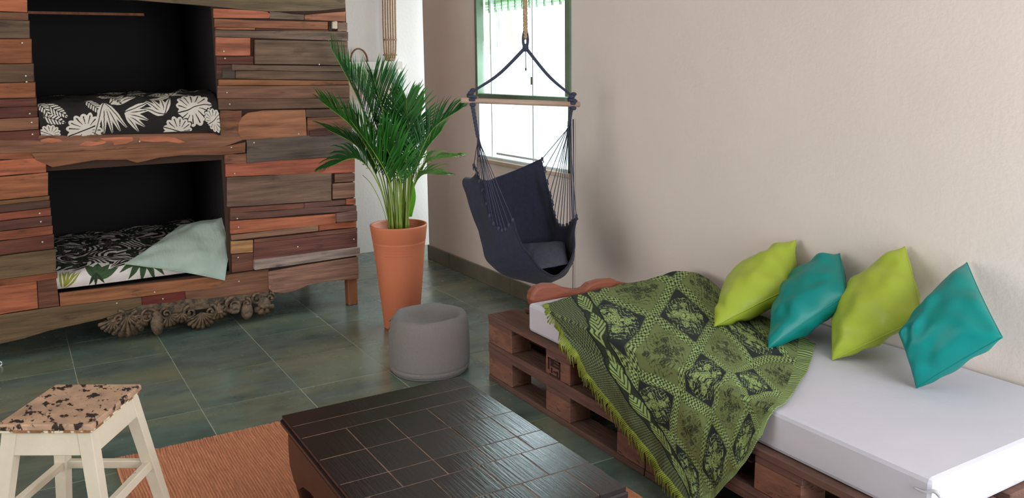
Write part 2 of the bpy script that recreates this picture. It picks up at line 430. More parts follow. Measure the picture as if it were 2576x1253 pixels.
def plank(pts, color, proud=.006, name='plank', wob=True):
    """pts: outline in photo pixels, mapped onto the bunk's front plane"""
    Q = [at(px, py, 0, X0+proud) for px, py in pts]
    if wob and len(Q) == 4:      # slightly uneven sawn edges
        top = [Q[0]+(Q[1]-Q[0])*t for t in (0, .3, .62, 1)]; bot = [Q[2]+(Q[3]-Q[2])*t for t in (0, .4, .7, 1)]
        for q in top[1:3]+bot[1:3]: q[2] += random.uniform(-.0022, .0022)
        Q = top+bot
    o = MB().prism(Q, (-(proud+.012), 0, 0)).build(name, m_bunk, bk, bevel=.0018)
    v = random.uniform(.93, 1.07); g = 1.28
    c = lin(color); lm = .3*c[0]+.5*c[1]+.2*c[2]; c = [q*.95+lm*.05 for q in c]; o.color = (min(c[0]*v*g, 1), min(c[1]*v*g, 1), min(c[2]*v*g, 1), 1)
    return o
def q4(x0_, t0_, b0_, x1_, t1_, b1_): return [(x0_, t0_), (x1_, t1_), (x1_, b1_), (x0_, b0_)]

OR = (150, 84, 56); BR = (104, 70, 50); DR = (88, 50, 40); GB = (90, 72, 56); MB_ = (112, 74, 54); OB = (128, 76, 48); OL = (94, 74, 52)
XLf = -90
# left column; e = x of opening edge at that height
left = [(-70, -36, BR), (-36, 0, GB), (0, 32, OR), (32, 52, BR), (52, 98, GB), (98, 160, OB), (160, 207, (84, 62, 46)), (207, 247, OB), (247, 268, DR), (268, 295, (78, 44, 36)),
        (295, 326, MB_), (326, 353, DR)]
for ya, yb, c in left:
    e = 67+(ya+yb)/2*.098
    sl = (((ya+yb)/2)-140)*-.00028
    plank(q4(XLf, ya-sl*(-XLf+e), yb-1-sl*(-XLf+e), e, ya+0, yb-1.2), c, random.choice((.003, .006, .010)))
left2 = [(402, 441, OR), (441, 500, OB), (500, 512, (100, 70, 44)), (512, 531, (70, 48, 38)), (531, 552, (122, 66, 46)), (552, 577, (82, 50, 40)), (577, 600, (120, 66, 46)), (600, 637, (92, 52, 40)),
         (637, 697, OL), (697, 713, (118, 66, 42))]
for ya, yb, c in left2:
    ym = (ya+yb)/2; e = 74+ym*.1; dl = (ym-140)*.036*((e-XLf)/(e))*.62
    plank(q4(XLf, ya+dl*1.0, yb-1+dl, e, ya-dl*.55, yb-1.2-dl*.55), c, random.choice((.003, .006, .010)))
plank(q4(XLf, 385, 402, 86, 381, 401), (118, 68, 44), .005)
plank([(-90, 722), (92, 704), (96, 776), (-90, 806)], OR, .007)
plank([(93, 704), (141, 698), (150, 770), (97, 776)], (100, 62, 46), .004)
# middle beams
plank([(-90, 354), (96, 352), (98, 341), (600, 334), (612, 352), (560, 371), (380, 372), (118, 384), (-90, 388)], (120, 80, 60), .008, wob=False)
for blob in ([(196, 366), (215, 356), (248, 352), (270, 356), (262, 362), (230, 368)], [(250, 348), (290, 345), (334, 344), (336, 354), (318, 362), (286, 366), (284, 356), (262, 354)],
             [(350, 346), (400, 342), (440, 346), (468, 358), (450, 361), (420, 356), (385, 358), (352, 355)], [(100, 352), (122, 346), (150, 350), (160, 356), (130, 360), (104, 358)]):
    plank(blob, (164, 98, 70), .0092, name='bare_patch', wob=False)
plank([(80, 386), (120, 384), (380, 372), (560, 370), (618, 358), (617, 384), (560, 390), (460, 391), (400, 397), (372, 404), (345, 410), (318, 402), (240, 403), (175, 414), (132, 421), (112, 412), (90, 402)], (112, 72, 50), .016, name='live_edge_beam', wob=False)
# bottom of the bunk
plank([(-90, 812), (0, 793), (150, 771), (356, 748), (357, 769), (257, 803), (121, 833), (60, 852), (0, 866), (-90, 892)], OL, .009, wob=False)
plank([(150, 739), (350, 716), (575, 692), (578, 706), (545, 724), (466, 733), (356, 747), (152, 771)], (130, 82, 52), .011, name='sill_plank', wob=False)
plank([(356, 748), (466, 733), (467, 752), (440, 760), (357, 768)], (96, 42, 34), .006, wob=False)
plank([(466, 733), (545, 722), (575, 692), (676, 677), (677, 735), (640, 740), (600, 742), (560, 748), (500, 753), (468, 752)], (112, 76, 56), .012, name='live_edge_plank', wob=False)
plank([(676, 684), (760, 668), (901, 646), (903, 680), (902, 702), (870, 704), (826, 708), (800, 712), (775, 718), (745, 731), (715, 738), (688, 736), (677, 728)], (128, 92, 76), .03, name='live_edge_log', wob=False)
# right column
R_ = [
 (q4(641, 655, 680, 906, 622, 642), (136, 116, 106), .034), (q4(639, 612, 655, 899, 585, 623), (98, 60, 50), .016), (q4(639, 603, 611, 899, 573, 584), (112, 72, 58), .006),
 (q4(582, 607, 639, 637, 604, 635), (158, 114, 72), .012), (q4(584, 641, 686, 638, 636, 679), (104, 66, 52), .004),
 (q4(583, 592, 605, 801, 567, 581), (128, 92, 72), .014), (q4(802, 567, 581, 897, 557, 572), OR, .005),
 (q4(847, 537, 559, 899, 531, 556), (112, 80, 68), .028), (q4(580, 556, 589, 845, 538, 563), (152, 86, 58), .01), (q4(846, 559, 566, 897, 556, 558), (128, 74, 56), .004),
 (q4(580, 537, 554, 897, 517, 531), (92, 62, 52), .015), (q4(580, 523, 537, 765, 511, 525), (118, 74, 58), .005), (q4(766, 511, 525, 870, 502, 515), (96, 64, 54), .008),
 (q4(871, 501, 515, 895, 499, 515), OR, .012), (q4(572, 446, 521, 834, 435, 505), (100, 76, 62), .012), (q4(842, 438, 459, 893, 436, 456), (118, 80, 64), .008),
 (q4(837, 463, 501, 893, 459, 496), (114, 80, 62), .016), (q4(568, 413, 445, 893, 391, 434), (148, 80, 58), .006), (q4(566, 389, 412, 620, 386, 411), (122, 78, 58), .01),
 (q4(621, 352, 411, 889, 333, 391), (92, 78, 68), .014), (q4(553, 278, 352, 608, 278, 350), (118, 76, 54), .004),
 (q4(773, 296, 342, 886, 292, 333), (122, 78, 56), .004), (q4(769, 276, 295, 883, 272, 291), (92, 68, 54), .01),
 (q4(550, 249, 276, 880, 247, 271), (96, 70, 54), .012), (q4(548, 216, 248, 880, 214, 246), (116, 80, 62), .008), (q4(551, 200, 215, 878, 204, 213), (128, 82, 54), .013),
 (q4(545, 163, 199, 591, 163, 199), (76, 50, 40), .001), (q4(560, 172, 197, 591, 172, 197), (68, 58, 50), .012), (q4(592, 178, 198, 878, 181, 203), (98, 74, 58), .006), (q4(584, 162, 177, 878, 166, 180), (100, 78, 62), .014),
 (q4(545, 141, 162, 638, 141, 162), (84, 48, 38), .004), (q4(543, 93, 140, 630, 95, 140), (152, 90, 64), .008), (q4(642, 100, 161, 875, 104, 165), (98, 76, 60), .02),
 (q4(542, 75, 92, 876, 80, 103), (104, 82, 68), .012), (q4(543, 69, 74, 642, 70, 75), (140, 84, 58), .016), (q4(643, 71, 75, 826, 75, 79), (100, 60, 46), .004),
 (q4(540, 47, 68, 825, 55, 74), (122, 76, 54), .009), (q4(826, 55, 79, 836, 55, 79), (60, 40, 32), .001), (q4(837, 54, 72, 849, 54, 72), (170, 150, 132), .02), (q4(850, 55, 79, 874, 57, 79), (112, 84, 70), .01),
 (q4(678, 29, 47, 765, 37, 50), (100, 82, 66), .01), (q4(766, 38, 51, 869, 29, 54), (134, 84, 62), .006),
]
for pts, c, pr_ in R_: plank(pts, c, pr_)
plank([(537, 21), (640, 26), (672, 29), (680, 35), (677, 46), (538, 45)], (150, 84, 60), .012, wob=False)
plank([(610, 352), (600, 336), (600, 312), (608, 296), (624, 284), (662, 278), (768, 276), (772, 342), (700, 348)], (142, 92, 64), .012, name='rounded_board', wob=False)
plank([(778, 330), (800, 324), (846, 320), (846, 336), (800, 343), (779, 343)], (84, 50, 42), .016, wob=False)
plank([(60, -60), (872, -60), (868, 20), (800, 27), (680, 29), (600, 23), (500, 13), (330, -1), (60, -18)], (98, 80, 60), .014, name='top_beam', wob=False)
plank([(-90, -100), (870, -100), (870, -61), (-90, -61)], BR, .008)
# rail inside the upper opening
B((X0-.5, OY0, 1.615), (X0-.48, OY1-.25, 1.628)).build('inner_rail', m_side, bk)
for px, py in ((56, 108), (65, 191), (67, 206), (75, 286), (80, 308), (82, 338), (351, 356), (563, 129), (566, 147), (571, 233), (578, 262), (751, 337), (639, 359), (582, 371), (590, 437), (100, 537), (103, 558),
               (107, 609), (389, 735), (410, 752), (294, 763), (597, 550), (600, 572), (599, 648), (601, 708), (749, 621), (890, 602), (803, 162)):
    p = at(px, py, 0, X0+.02)
    MB().ball(p, (.004, .0042, .0042), 8, 5).build('screw', m_screw, bk, smooth=True)

# carved gilt apron
og = thing('carved_ornament', (X0+.02, .7, .1), 'carved tarnished gilt scrollwork fixed under the bunk', 'ornament')
XO = X0+.012
def shell(cx, cy, r, ribs, a0=200, a1=340, depth=.022):
    c = at(cx, cy, 0, XO); s = r/2121.5*4.55; g = MB(); n = ribs*6; m = 7
    G = np.zeros((m, n+1, 3))
    for i in range(m):
        for j in range(n+1):
            t = j/n; an = math.radians(a0+(a1-a0)*t); rib = abs(math.sin(math.pi*ribs*t))
            rr = s*(i/(m-1))*(1+.10*rib*(i/(m-1)))
            G[i, j] = c+np.array([depth*(.35+.65*rib)*math.sin(math.pi*min(.92, .12+i/(m-1)*.8)), math.cos(an)*rr, math.sin(an)*rr])
    g.grid(G); g.build('shell', m_gilt, og, smooth=True, solid=.006)
def scroll(cx, cy, r, turns=1.4, a0=90, dr=1, th=.009):
    c = at(cx, cy, 0, XO+.01); s = r/2121.5*4.55; pts = []; rad = []
    for k in range(30):
        t = k/29; an = math.radians(a0)+dr*turns*2*math.pi*t; q = s*(1-.8*t)
        pts.append(c+np.array([.012*t, math.cos(an)*q, math.sin(an)*q])); rad.append(th*(1-.45*t))
    g = MB().tube(pts, rad, 7); g.ball(pts[-1], th*1.1); g.build('scroll', m_gilt, og, smooth=True)
def drop(cx, cy, w_, h_):
    c = at(cx, cy, 0, XO+.012); k = 4.55/2121.5
    MB().ball(c, (.02, w_*k, h_*k), 14, 9).ball(c+np.array([.012, 0, -h_*k*.45]), (.016, w_*k*.7, h_*k*.4), 10, 6).build('pendant', m_gilt, og, smooth=True)
bandp = [(268, 800), (330, 780), (358, 768), (440, 760), (470, 752), (560, 746), (676, 734), (690, 738), (688, 752), (640, 762), (560, 772), (500, 780), (430, 790), (372, 796), (330, 806), (275, 812)]
MB().prism([at(px, py, 0, XO) for px, py in bandp], (-.03, 0, 0)).build('carved_band', m_gilt, og, bevel=.004)
shell(318, 792, 48, 9, 188, 352); shell(505, 786, 37, 9, 195, 352); shell(422, 790, 29, 7, 230, 360); shell(455, 786, 22, 5, 200, 340); shell(548, 776, 24, 6, 200, 350); shell(662, 764, 26, 4, 190, 350)
shell(284, 802, 30, 6, 190, 300)
scroll(345, 800, 16, 1.3, 90, 1); scroll(300, 800, 17, 1.3, 90, -1); scroll(372, 796, 20, 1.0, 20, 1); scroll(418, 788, 14, 1.5, 100, 1); scroll(478, 786, 16, 1.3, 90, 1); scroll(530, 782, 15, 1.3, 90, -1)
scroll(588, 768, 21, 1.5, 90, 1, .011); scroll(620, 762, 12, 1.3, 90, -1); scroll(646, 752, 14, 1.2, 60, 1); scroll(680, 748, 12, 1.3, 90, -1); scroll(560, 772, 12, 1.2, 90, 1)
drop(395, 812, 15, 30); drop(621, 782, 15, 22); drop(590, 776, 15, 15); drop(664, 762, 17, 16); drop(552, 778, 10, 12)

# ---- printed duvets
def in_leaf(u, v, cx, cy, ang, L_, W_, veins, vw=.35, curve=0.):
    """mask of a leaf with its tip along ang; returns (inside, vein)"""
    ca, sa = math.cos(ang), math.sin(ang); a = (u-cx)*ca+(v-cy)*sa; b = -(u-cx)*sa+(v-cy)*ca-curve*a*a
    t = a/L_; w_ = W_*np.sin(np.pi*np.clip(t, 0, 1)**.75)
    ins = (t > 0) & (t < 1) & (np.abs(b) < w_)
    vein = (np.abs(b) < W_*.07) | ((((a-np.abs(b)*.9)*veins) % 1) < vw)
    return ins, vein
def shade_leaf(Cc, u, v, pr, light, dark, keep=.0):
    ins, vein = in_leaf(u, v, *pr); Cc[ins] = light; Cc[ins & vein] = dark
def fan(Cc, u, v, cx, cy, angs, L_, W_, light, dark):
    for a in angs:
        ins, vein = in_leaf(u, v, cx, cy, math.radians(a), L_, W_, 1, 0); Cc[ins] = light
        ca, sa = math.cos(math.radians(a)), math.sin(math.radians(a)); b = -(u-cx)*sa+(v-cy)*ca
        Cc[ins & (np.abs(b) < W_*.16)] = dark
def monstera(Cc, u, v, cx, cy, ang, R1, light, dark):
    dx, dy = u-cx, v-cy; r = np.hypot(dx, dy); an = np.arctan2(dy, dx)-math.radians(ang)
    an = (an+np.pi) % (2*np.pi)-np.pi
    edge = R1*(1-.28*np.abs(an/np.pi)**2)*(.86+.16*np.abs(np.cos(an*7)))
    ins = r < edge; Cc[ins] = light
    slit = (np.abs(np.sin(an*7)) < .30) & (r > edge*.35) & (r < edge*.86); Cc[ins & slit] = dark
    Cc[ins & (np.abs(dy*math.cos(math.radians(ang))-dx*math.sin(math.radians(ang))) < R1*.03)] = dark
    Cc[(r >= edge) & (r < edge*1.1)] = dark

def duvet(zb, prof, ya, yb, nu, nv, seed, rise=0.):
    """sheet: across y, along the profile (x, z) from front bottom to back"""
    pf = cr(prof, np.linspace(0, 1, nv)); G = np.zeros((nu, nv, 3)); U_ = np.linspace(0, 1, nu)
    for i, t in enumerate(U_):
        G[i, :, 0] = pf[:, 0]; G[i, :, 1] = ya+(yb-ya)*t; G[i, :, 2] = pf[:, 1]+rise*t*np.linspace(0, 1, nv)
    W1 = nfield(G, 9, .016, seed); W2 = nfield(G, 26, .006, seed+5)
    fade = np.clip(np.linspace(0, 1, nv)*4, 0, 1)[None, :]
    G[:, :, 2] += (W1+W2)*fade; G[:, :, 0] += np.minimum((W1+W2)*.5, .006)*(1-fade*.5)
    s_ = np.concatenate([[0], np.cumsum(np.linalg.norm(np.diff(pf, axis=0), axis=1))])
    Ug = np.repeat((ya+(yb-ya)*U_)[:, None], nv, 1)-ya; Vg = np.repeat(s_[None, :], nu, 0)
    return G, Ug, Vg
prof = [(X0+.004, 1.028), (X0+.012, 1.07), (X0+.008, 1.12), (X0-.015, 1.165), (X0-.07, 1.19), (X0-.2, 1.20), (X0-.5, 1.195), (X0-.86, 1.19)]
G, u, v = duvet(0, prof, OY0+.002, OY1-.004, 420, 330, 3, .02)
bm_ = (u > .735)                                             # droop of the right front corner over the sill
ex = np.clip((u-.735)/.05, 0, 1)*np.clip((.06-v)/.06, 0, 1)
G[:, :, 2] -= ex*.028; G[:, :, 0] += np.clip((u-.70)/.07, 0, 1)*np.clip((.10-v)/.10, 0, 1)*.02
K = np.array(lin((40, 37, 36))); Wt = np.array(lin((214, 204, 192)))
Cc = np.tile(K, (*u.shape, 1))
for (cx, cy, an, L_, W_) in ((.015, .10, -20, .10, .022), (.03, .15, -35, .11, .024), (.0, .17, -60, .09, .02), (.20, .175, -55, .12, .022), (.25, .20, 10, .10, .02)):
    shade_leaf(Cc, u, v, (cx, cy, math.radians(an), L_, W_, 70, .4), Wt, K)
monstera(Cc, u, v, .04, .015, 150, .05, Wt, K); monstera(Cc, u, v, .19, .03, 200, .085, Wt, K)
fan(Cc, u, v, .275, .15, (-95, -80, -66, -52, -110), .16, .012, Wt, K)
fan(Cc, u, v, .36, .105, (-60, -40, -22, -3, 16), .12, .012, Wt, K)
fan(Cc, u, v, .30, .14, (20, 35, 55), .14, .016, Wt, K)
monstera(Cc, u, v, .67, .105, 10, .095, Wt, K); monstera(Cc, u, v, .60, .0, 160, .075, Wt, K); monstera(Cc, u, v, .765, .05, 40, .05, Wt, K)
fan(Cc, u, v, .54, .085, (125, 145, 165, 95, 70), .11, .013, Wt, K); fan(Cc, u, v, .58, .20, (200, 160, 130, 90, 60, 20), .12, .013, Wt, K)
for k in range(34):
    shade_leaf(Cc, u, v, (rng.uniform(0, .8), rng.uniform(.24, .9), rng.uniform(0, 6.3), .12, .022, 60, .4), Wt*.8, K)
for k in range(4): monstera(Cc, u, v, rng.uniform(.05, .75), rng.uniform(.35, .9), rng.uniform(0, 360), .08, Wt*.8, K)
tag(MB().grid(G, Cc).build('duvet', m_vert, smooth=True, solid=.004), 'black duvet printed with white leaves, in the upper bunk', 'duvet')
tag(B((XB+.01, OY0+.01, UZ0), (X0-.04, OY1-.01, 1.14)).build('mattress', m_black, bevel=.02), 'dark mattress under the black and white duvet of the upper bunk', 'mattress')

prof = [(X0-.02, .305), (X0-.012, .33), (X0-.015, .35), (X0-.04, .372), (X0-.11, .385), (X0-.3, .395), (X0-.55, .41), (X0-.88, .41)]
G, u, v = duvet(0, prof, OY0+.002, OY1-.02, 420, 300, 11, .02)
Wt = np.array(lin((226, 216, 212))); K = np.array(lin((44, 42, 36))); Gn = np.array(lin((66, 88, 58))); Yg = np.array(lin((150, 148, 62)))
Cc = np.tile(Wt, (*u.shape, 1))
st = np.sin(u*150+9*np.sin(v*22+u*7)+4*np.sin(u*31)); zz = (v > .125+.02*np.sin(u*40))
Cc[zz & (st > -.1)] = K
for k in range(60): shade_leaf(Cc, u, v, (rng.uniform(0, .8), rng.uniform(.2, .9), rng.uniform(0, 6.3), .09, .02, 50, .5), np.array(lin((96, 90, 84))), K)
for k in range(24): shade_leaf(Cc, u, v, (rng.uniform(0, .8), rng.uniform(.2, .9), rng.uniform(0, 6.3), .1, .03, 1, .0), Gn*.55, K)
fan(Cc, u, v, .03, .0, (60, 75, 90, 45), .13, .014, Yg, Wt)
fan(Cc, u, v, .175, .03, (80, 110, 50, 20), .11, .022, Gn, Gn*.8); fan(Cc, u, v, .175, .06, (-120, -95, -60), .07, .008, Gn*.6, K)
fan(Cc, u, v, .24, .07, (30, 42, 18), .15, .012, K, Wt)
fan(Cc, u, v, .40, .125, (-145, -125, -100, -75, -55, -35, -20), .15, .016, Gn, Gn*.8)
fan(Cc, u, v, .56, .11, (-120, -80, -50, 190), .10, .022, Gn, Gn*.8)
tag(MB().grid(G, Cc).build('duvet', m_vert, smooth=True, solid=.004), 'white duvet printed with green leaves and dark streaks, in the lower bunk', 'duvet')
tag(B((XB+.01, OY0+.01, LZ0), (X0-.06, OY1-.01, .37)).build('mattress', m_black, bevel=.02), 'dark mattress under the green leaf duvet of the lower bunk', 'mattress')

# ---- cushions
def cushion(name, T_, R2, B_, L2, th, m, label, cat, group=None, n=34, pinch=.16, seed=0, p=.55, seam=True, wr=.006, sag=0.):
    T_, R2, B_, L2 = [np.asarray(q, float) for q in (T_, R2, B_, L2)]
    c = (T_+R2+B_+L2)/4; nrm = nz(np.cross(R2-L2, T_-B_))
    if nrm@(c-CAM) > 0: nrm = -nrm                      # first side faces the camera
    Gs = []
    for side in (1, -1):
        G = np.zeros((n, n, 3))
        for i in range(n):
            for j in range(n):
                a = .5-.5*math.cos(math.pi*i/(n-1)); b = .5-.5*math.cos(math.pi*j/(n-1))
                q = (T_*(1-a)+R2*a)*(1-b)+(L2*(1-a)+B_*a)*b
                x_, y_ = 2*a-1, 2*b-1
                ed = 1-pinch*(1-x_*x_)*(abs(y_)**3)*.5-pinch*(1-y_*y_)*(abs(x_)**3)*.5
                q = c+(q-c)*ed
                h = (max(0, (1-x_*x_)*(1-y_*y_)))**p
                cr_ = 0
                w_ = mn.noise(Vector((x_*2.2+seed, y_*2.2, side*3.1)))*wr*2+wr*math.sin(8*(x_+y_)+3*mn.noise(Vector((x_*1.5, y_*1.5, seed))))*min(1, h*2)*(abs(x_)+abs(y_))*.5
                G[i, j] = q+nrm*side*(th*h+w_*min(1, h*3))+np.array([0, 0, -sag*h])
        Gs.append(G)
    root = thing(name, (c[0], c[1], min(T_[2], B_[2], R2[2], L2[2])), label, cat, group)
    g = MB().grid(Gs[0]); g.grid(Gs[1]); g.build('cover', m, root, smooth=True, weld=True)
    if seam:
        ring = [Gs[0][0, j] for j in range(n)]+[Gs[0][i, n-1] for i in range(1, n)]+[Gs[0][n-1, j] for j in range(n-2, -1, -1)]+[Gs[0][i, 0] for i in range(n-2, -1, -1)]
        MB().tube(ring, .0022, 5, cap=False).build('seam', m, root, smooth=True)
    return root, Gs, nrm
cushion('pillow', at(455, 566, 0, X0-.32), at(602, 538, 0, X0-.14), at(565, 705, 0, X0+.035), at(314, 664, 0, X0+.02), .042, m_pillow,
        'sage green pillow on the right half of the lower bunk', 'pillow', pinch=.1, seed=4, wr=.009)

# ================================================================== PALLETS
ZP = .288
PY0, PY1 = 1.68, 2.445
PX = ((-3.03, -2.0), (-1.995, -1.02))
names = {(0, 1): 'brown pallet on top of the stack at the left end, its front block branded', (0, 0): 'brown pallet on the floor at the left end, under the branded one',
         (1, 1): 'upper brown pallet under the right half of the mattress', (1, 0): 'lower brown pallet on the floor under the right half of the mattress'}
for pi, (xa, xb) in enumerate(PX):
    for lay in (0, 1):
        z = lay*.144; pal = thing('pallet', ((xa+xb)/2, (PY0+PY1)/2, z), names[(pi, lay)], 'pallet', 'pallets stacked under the daybed')
        rows = [(PY0, PY0+.1), ((PY0+PY1)/2-.07, (PY0+PY1)/2+.07), (PY1-.1, PY1)]
        bw = .145; cols = [(xa, xa+.19 if pi == 0 else xa+.15), ((xa+xb)/2-.075+(.02 if pi == 0 else 0), (xa+xb)/2+.075), (xb-.145, xb)]
        if pi == 0: cols[1] = (-2.585, -2.425)
        else: cols[1] = (-1.535, -1.372)
        for (ya, yb) in rows:
            B((xa, ya, z), (xb, yb, z+.022)).build('bottom_board', m_pallet, pal, bevel=.002)
            for (ca, cb) in cols:
                B((ca, ya+.002, z+.022), (cb, yb-.002, z+.1)).build('block', m_palletb, pal, bevel=.003)
        for (ca, cb) in cols:
            B((ca, PY0+.003, z+.1), (cb, PY1-.003, z+.122)).build('cross_board', m_pallet, pal, bevel=.002)
        for (ya, yb) in ((PY0, PY0+.145), (PY0+.185, PY0+.285), (PY0+.325, PY0+.44), (PY0+.48, PY0+.58), (PY1-.145, PY1)):
            B((xa, ya, z+.122), (xb, yb, z+.144)).build('deck_board', m_pallet, pal, bevel=.002)
        if pi == 0 and lay == 1:   # burnt-in mark on the middle block: frame with broken strokes
            g = MB(); bx0, bx1, bz0, bz1 = -2.565, -2.485, z+.028, z+.094; yy = PY0+.0005
            def bar(a, b, c, d): g.box((bx0+(bx1-bx0)*a, yy-.0012, bz0+(bz1-bz0)*c), (bx0+(bx1-bx0)*b, yy+.003, bz0+(bz1-bz0)*d))
            bar(0, 1, .92, 1); bar(0, .08, .3, 1); bar(.92, 1, 0, 1); bar(.1, .9, 0, .07); bar(.2, .9, .55, .66); bar(.2, .42, .68, .9); bar(.5, .9, .74, .84); bar(.25, .33, .15, .45); bar(.45, .7, .25, .33); bar(.72, .8, .1, .4)
            g.build('branded_mark', m_brand, pal)

# daybed mattress with fitted sheet
MX0, MX1, MY0, MY1, MZ0, MZ1 = -2.745, -1.035, 1.705, 2.448, ZP, .402
mt = thing('daybed_mattress', ((MX0+MX1)/2, (MY0+MY1)/2, MZ0), 'thin mattress in a light grey fitted sheet on the pallets', 'mattress')
B((MX0, MY0, MZ0), (MX1, MY1, MZ1)).build('fitted_sheet', m_mattress, mt, smooth=False, bevel=.013)
# sheet fold pulled up at the near front corner
fp = [at(2298, 1226, 1, MY0-.004), at(2325, 1238, 1, MY0-.008), at(2350, 1236, 1, MY0-.004), at(2368, 1250, 1, MY0-.002)]
MB().tube(cr(fp, np.linspace(0, 1, 14)), list(np.linspace(.002, .006, 14)), 7).build('sheet_fold', m_mattress, mt, smooth=True)

# live-edge slab behind the mattress head
sl = [(1345, 776), (1338, 756), (1341, 738), (1352, 724), (1375, 716), (1400, 716), (1425, 726), (1450, 730), (1472, 728), (1487, 714), (1512, 706), (1548, 704), (1566, 712), (1600, 718), (1600, 740), (1450, 768)]
tag(MB().prism([at(px, py, 0, -2.765) for px, py in sl], (-.05, 0, 0)).build('wood_slab', m_slab, bevel=.012),
    'reddish live-edge wooden slab standing behind the mattress head', 'wood slab')

# ---- throw blanket
def T_(px, py, dz=.0): return at(px, py, 2, MZ1+.006+dz)
def F_(px, py, dy=0.): return at(px, py, 1, MY0-.012-dy)
rows = [[T_(1375, 764), T_(1480, 738), T_(1600, 712, .004), at(1742, 686, 1, 2.40), T_(1850, 762, .01), T_(2052, 866)],
        [F_(1432, 850, .0), T_(1520, 800), T_(1650, 790, .006), T_(1760, 788), T_(1880, 838), T_(2035, 925)],
        [F_(1490, 940, .008), F_(1590, 945, .0), T_(1690, 893), T_(1800, 890, .008), T_(1890, 920), T_(2005, 975, .006)],
        [F_(1565, 1035, .02), F_(1650, 1040, .012), F_(1735, 1008), T_(1815, 958), T_(1890, 975), T_(1975, 1015, .004)],
        [F_(1650, 1140, .035), F_(1710, 1140, .03), F_(1765, 1120, .015), F_(1825, 1075, .012), F_(1885, 1058), F_(1940, 1043)],
        [F_(1742, 1262, .06), F_(1768, 1268, .05), F_(1798, 1255, .035), F_(1832, 1218, .03), F_(1878, 1168, .02), F_(1928, 1092, .008)]]
NU, NV = 460, 460
G = patch(rows, NU, NV)       # rows -> v (down), cols -> u (across)
w1 = nfield(G[::4, ::4], 9, 1, 2); w2 = nfield(G[::4, ::4], 24, 1, 8)
def up(a, n): 
    i = np.linspace(0, a.shape[0]-1, n); j = np.linspace(0, a.shape[1]-1, n)
    a = np.array([[0.]*0]) if False else a
    t = np.array([np.interp(j, np.arange(a.shape[1]), r) for r in a]); return np.array([np.interp(i, np.arange(a.shape[0]), t[:, k]) for k in range(n)]).T
w1 = up(w1, NU); w2 = up(w2, NU)
front = np.clip((MY0+.01-G[:, :, 1])/.02, 0, 1)
dsp = w1*.010+w2*.004
G[:, :, 2] += dsp*(1-front)+.004*(1-front)
G[:, :, 1] -= (dsp+.010)*front*np.clip((MZ1-G[:, :, 2])*14, 0, 1)*1.4
inside = (G[:, :, 1] > MY0-.006) & (G[:, :, 2] < MZ1+.004) & (G[:, :, 0] > MX0)
sg_ = (G[:, :, 1]-MY0)-(MZ1-G[:, :, 2])
ny_ = np.where(sg_ > 0, MY0+sg_, MY0-.007); nz_ = np.where(sg_ > 0, MZ1+.005, MZ1+sg_)
G[:, :, 1] = np.where(inside, ny_, G[:, :, 1]); G[:, :, 2] = np.where(inside, nz_, G[:, :, 2])
# print: chain-framed diamonds with flowers, mesh band and dark leaf stripe along the fringed edge
vv, uu = np.meshgrid(np.linspace(0, 1, NU), np.linspace(0, 1, NV), indexing='ij')
A_ = uu*1.05; Bv = vv*1.0
dk = np.array(lin((58, 66, 50))); dk2 = np.array(lin((44, 50, 50))); lt = np.array(lin((116, 128, 80))); lt2 = np.array(lin((158, 180, 112)))
PD = .30
s1 = (A_+Bv*.9)/PD; s2 = (A_-Bv*.9)/PD+.35
f1 = np.abs((s1 % 1)-.5); f2 = np.abs((s2 % 1)-.5); i1 = np.floor(s1).astype(int); i2 = np.floor(s2).astype(int)
par = ((i1+i2) % 2 == 0)
Cc = np.where(par[..., None], lt, dk2)
d1 = (s1 % 1)-.5; d2 = (s2 % 1)-.5
sw_ = .03*np.sin(d2*29+i1)+.03*np.sin(d1*31+i2*2)
alt = np.where(par[..., None], dk*.8, lt2)
def rosette(cx, cy, R_, n_):
    x_ = d1-cx+sw_*.5; y_ = d2-cy+sw_*.4; r_ = np.hypot(x_, y_); a_ = np.arctan2(y_, x_)
    e_ = R_*(.78+.26*np.abs(np.cos(a_*n_/2)))
    return (r_ < e_) & ~((r_ > e_*.72) & (r_ < e_*.82)) & ~((r_ > e_*.30) & (r_ < e_*.42)) & ~((r_ > e_*.42) & (np.abs(np.sin(a_*n_/2)) < .16))
msk = np.zeros(d1.shape, bool)
for (cx, cy, R_, n_) in ((0, 0, .135, 10), (.17, .12, .085, 7), (-.17, -.11, .085, 7), (.10, -.18, .075, 6), (-.11, .18, .075, 6), (.24, -.05, .05, 5), (-.25, .05, .05, 5), (.25, .25, .05, 5), (-.25, -.25, .05, 5)):
    msk |= rosette(cx, cy, R_, n_)
rr = np.hypot(d1, d2)
vine = (np.abs(np.sin(d1*34+4*np.sin(d2*19+i1))*np.cos(d2*30+3*np.sin(d1*17))) < .13) & (rr < .40) & ~msk
Cc = np.where(msk[..., None], alt, Cc); Cc = np.where(vine[..., None], alt*.8+Cc*.2, Cc)
band = (np.maximum(f1, f2) > .425)
t_ = np.where(f1 > f2, s2, s1); q_ = np.where(f1 > f2, f1, f2)
chain = (np.sin(t_*2*np.pi*12)*np.cos((q_-.4625)*2*np.pi/.05) > .0)
Cc = np.where(band[..., None], np.where(chain[..., None], lt2, dk), Cc)
edge = (np.maximum(f1, f2) > .405) & ~band
Cc = np.where(edge[..., None], lt*.8, Cc)
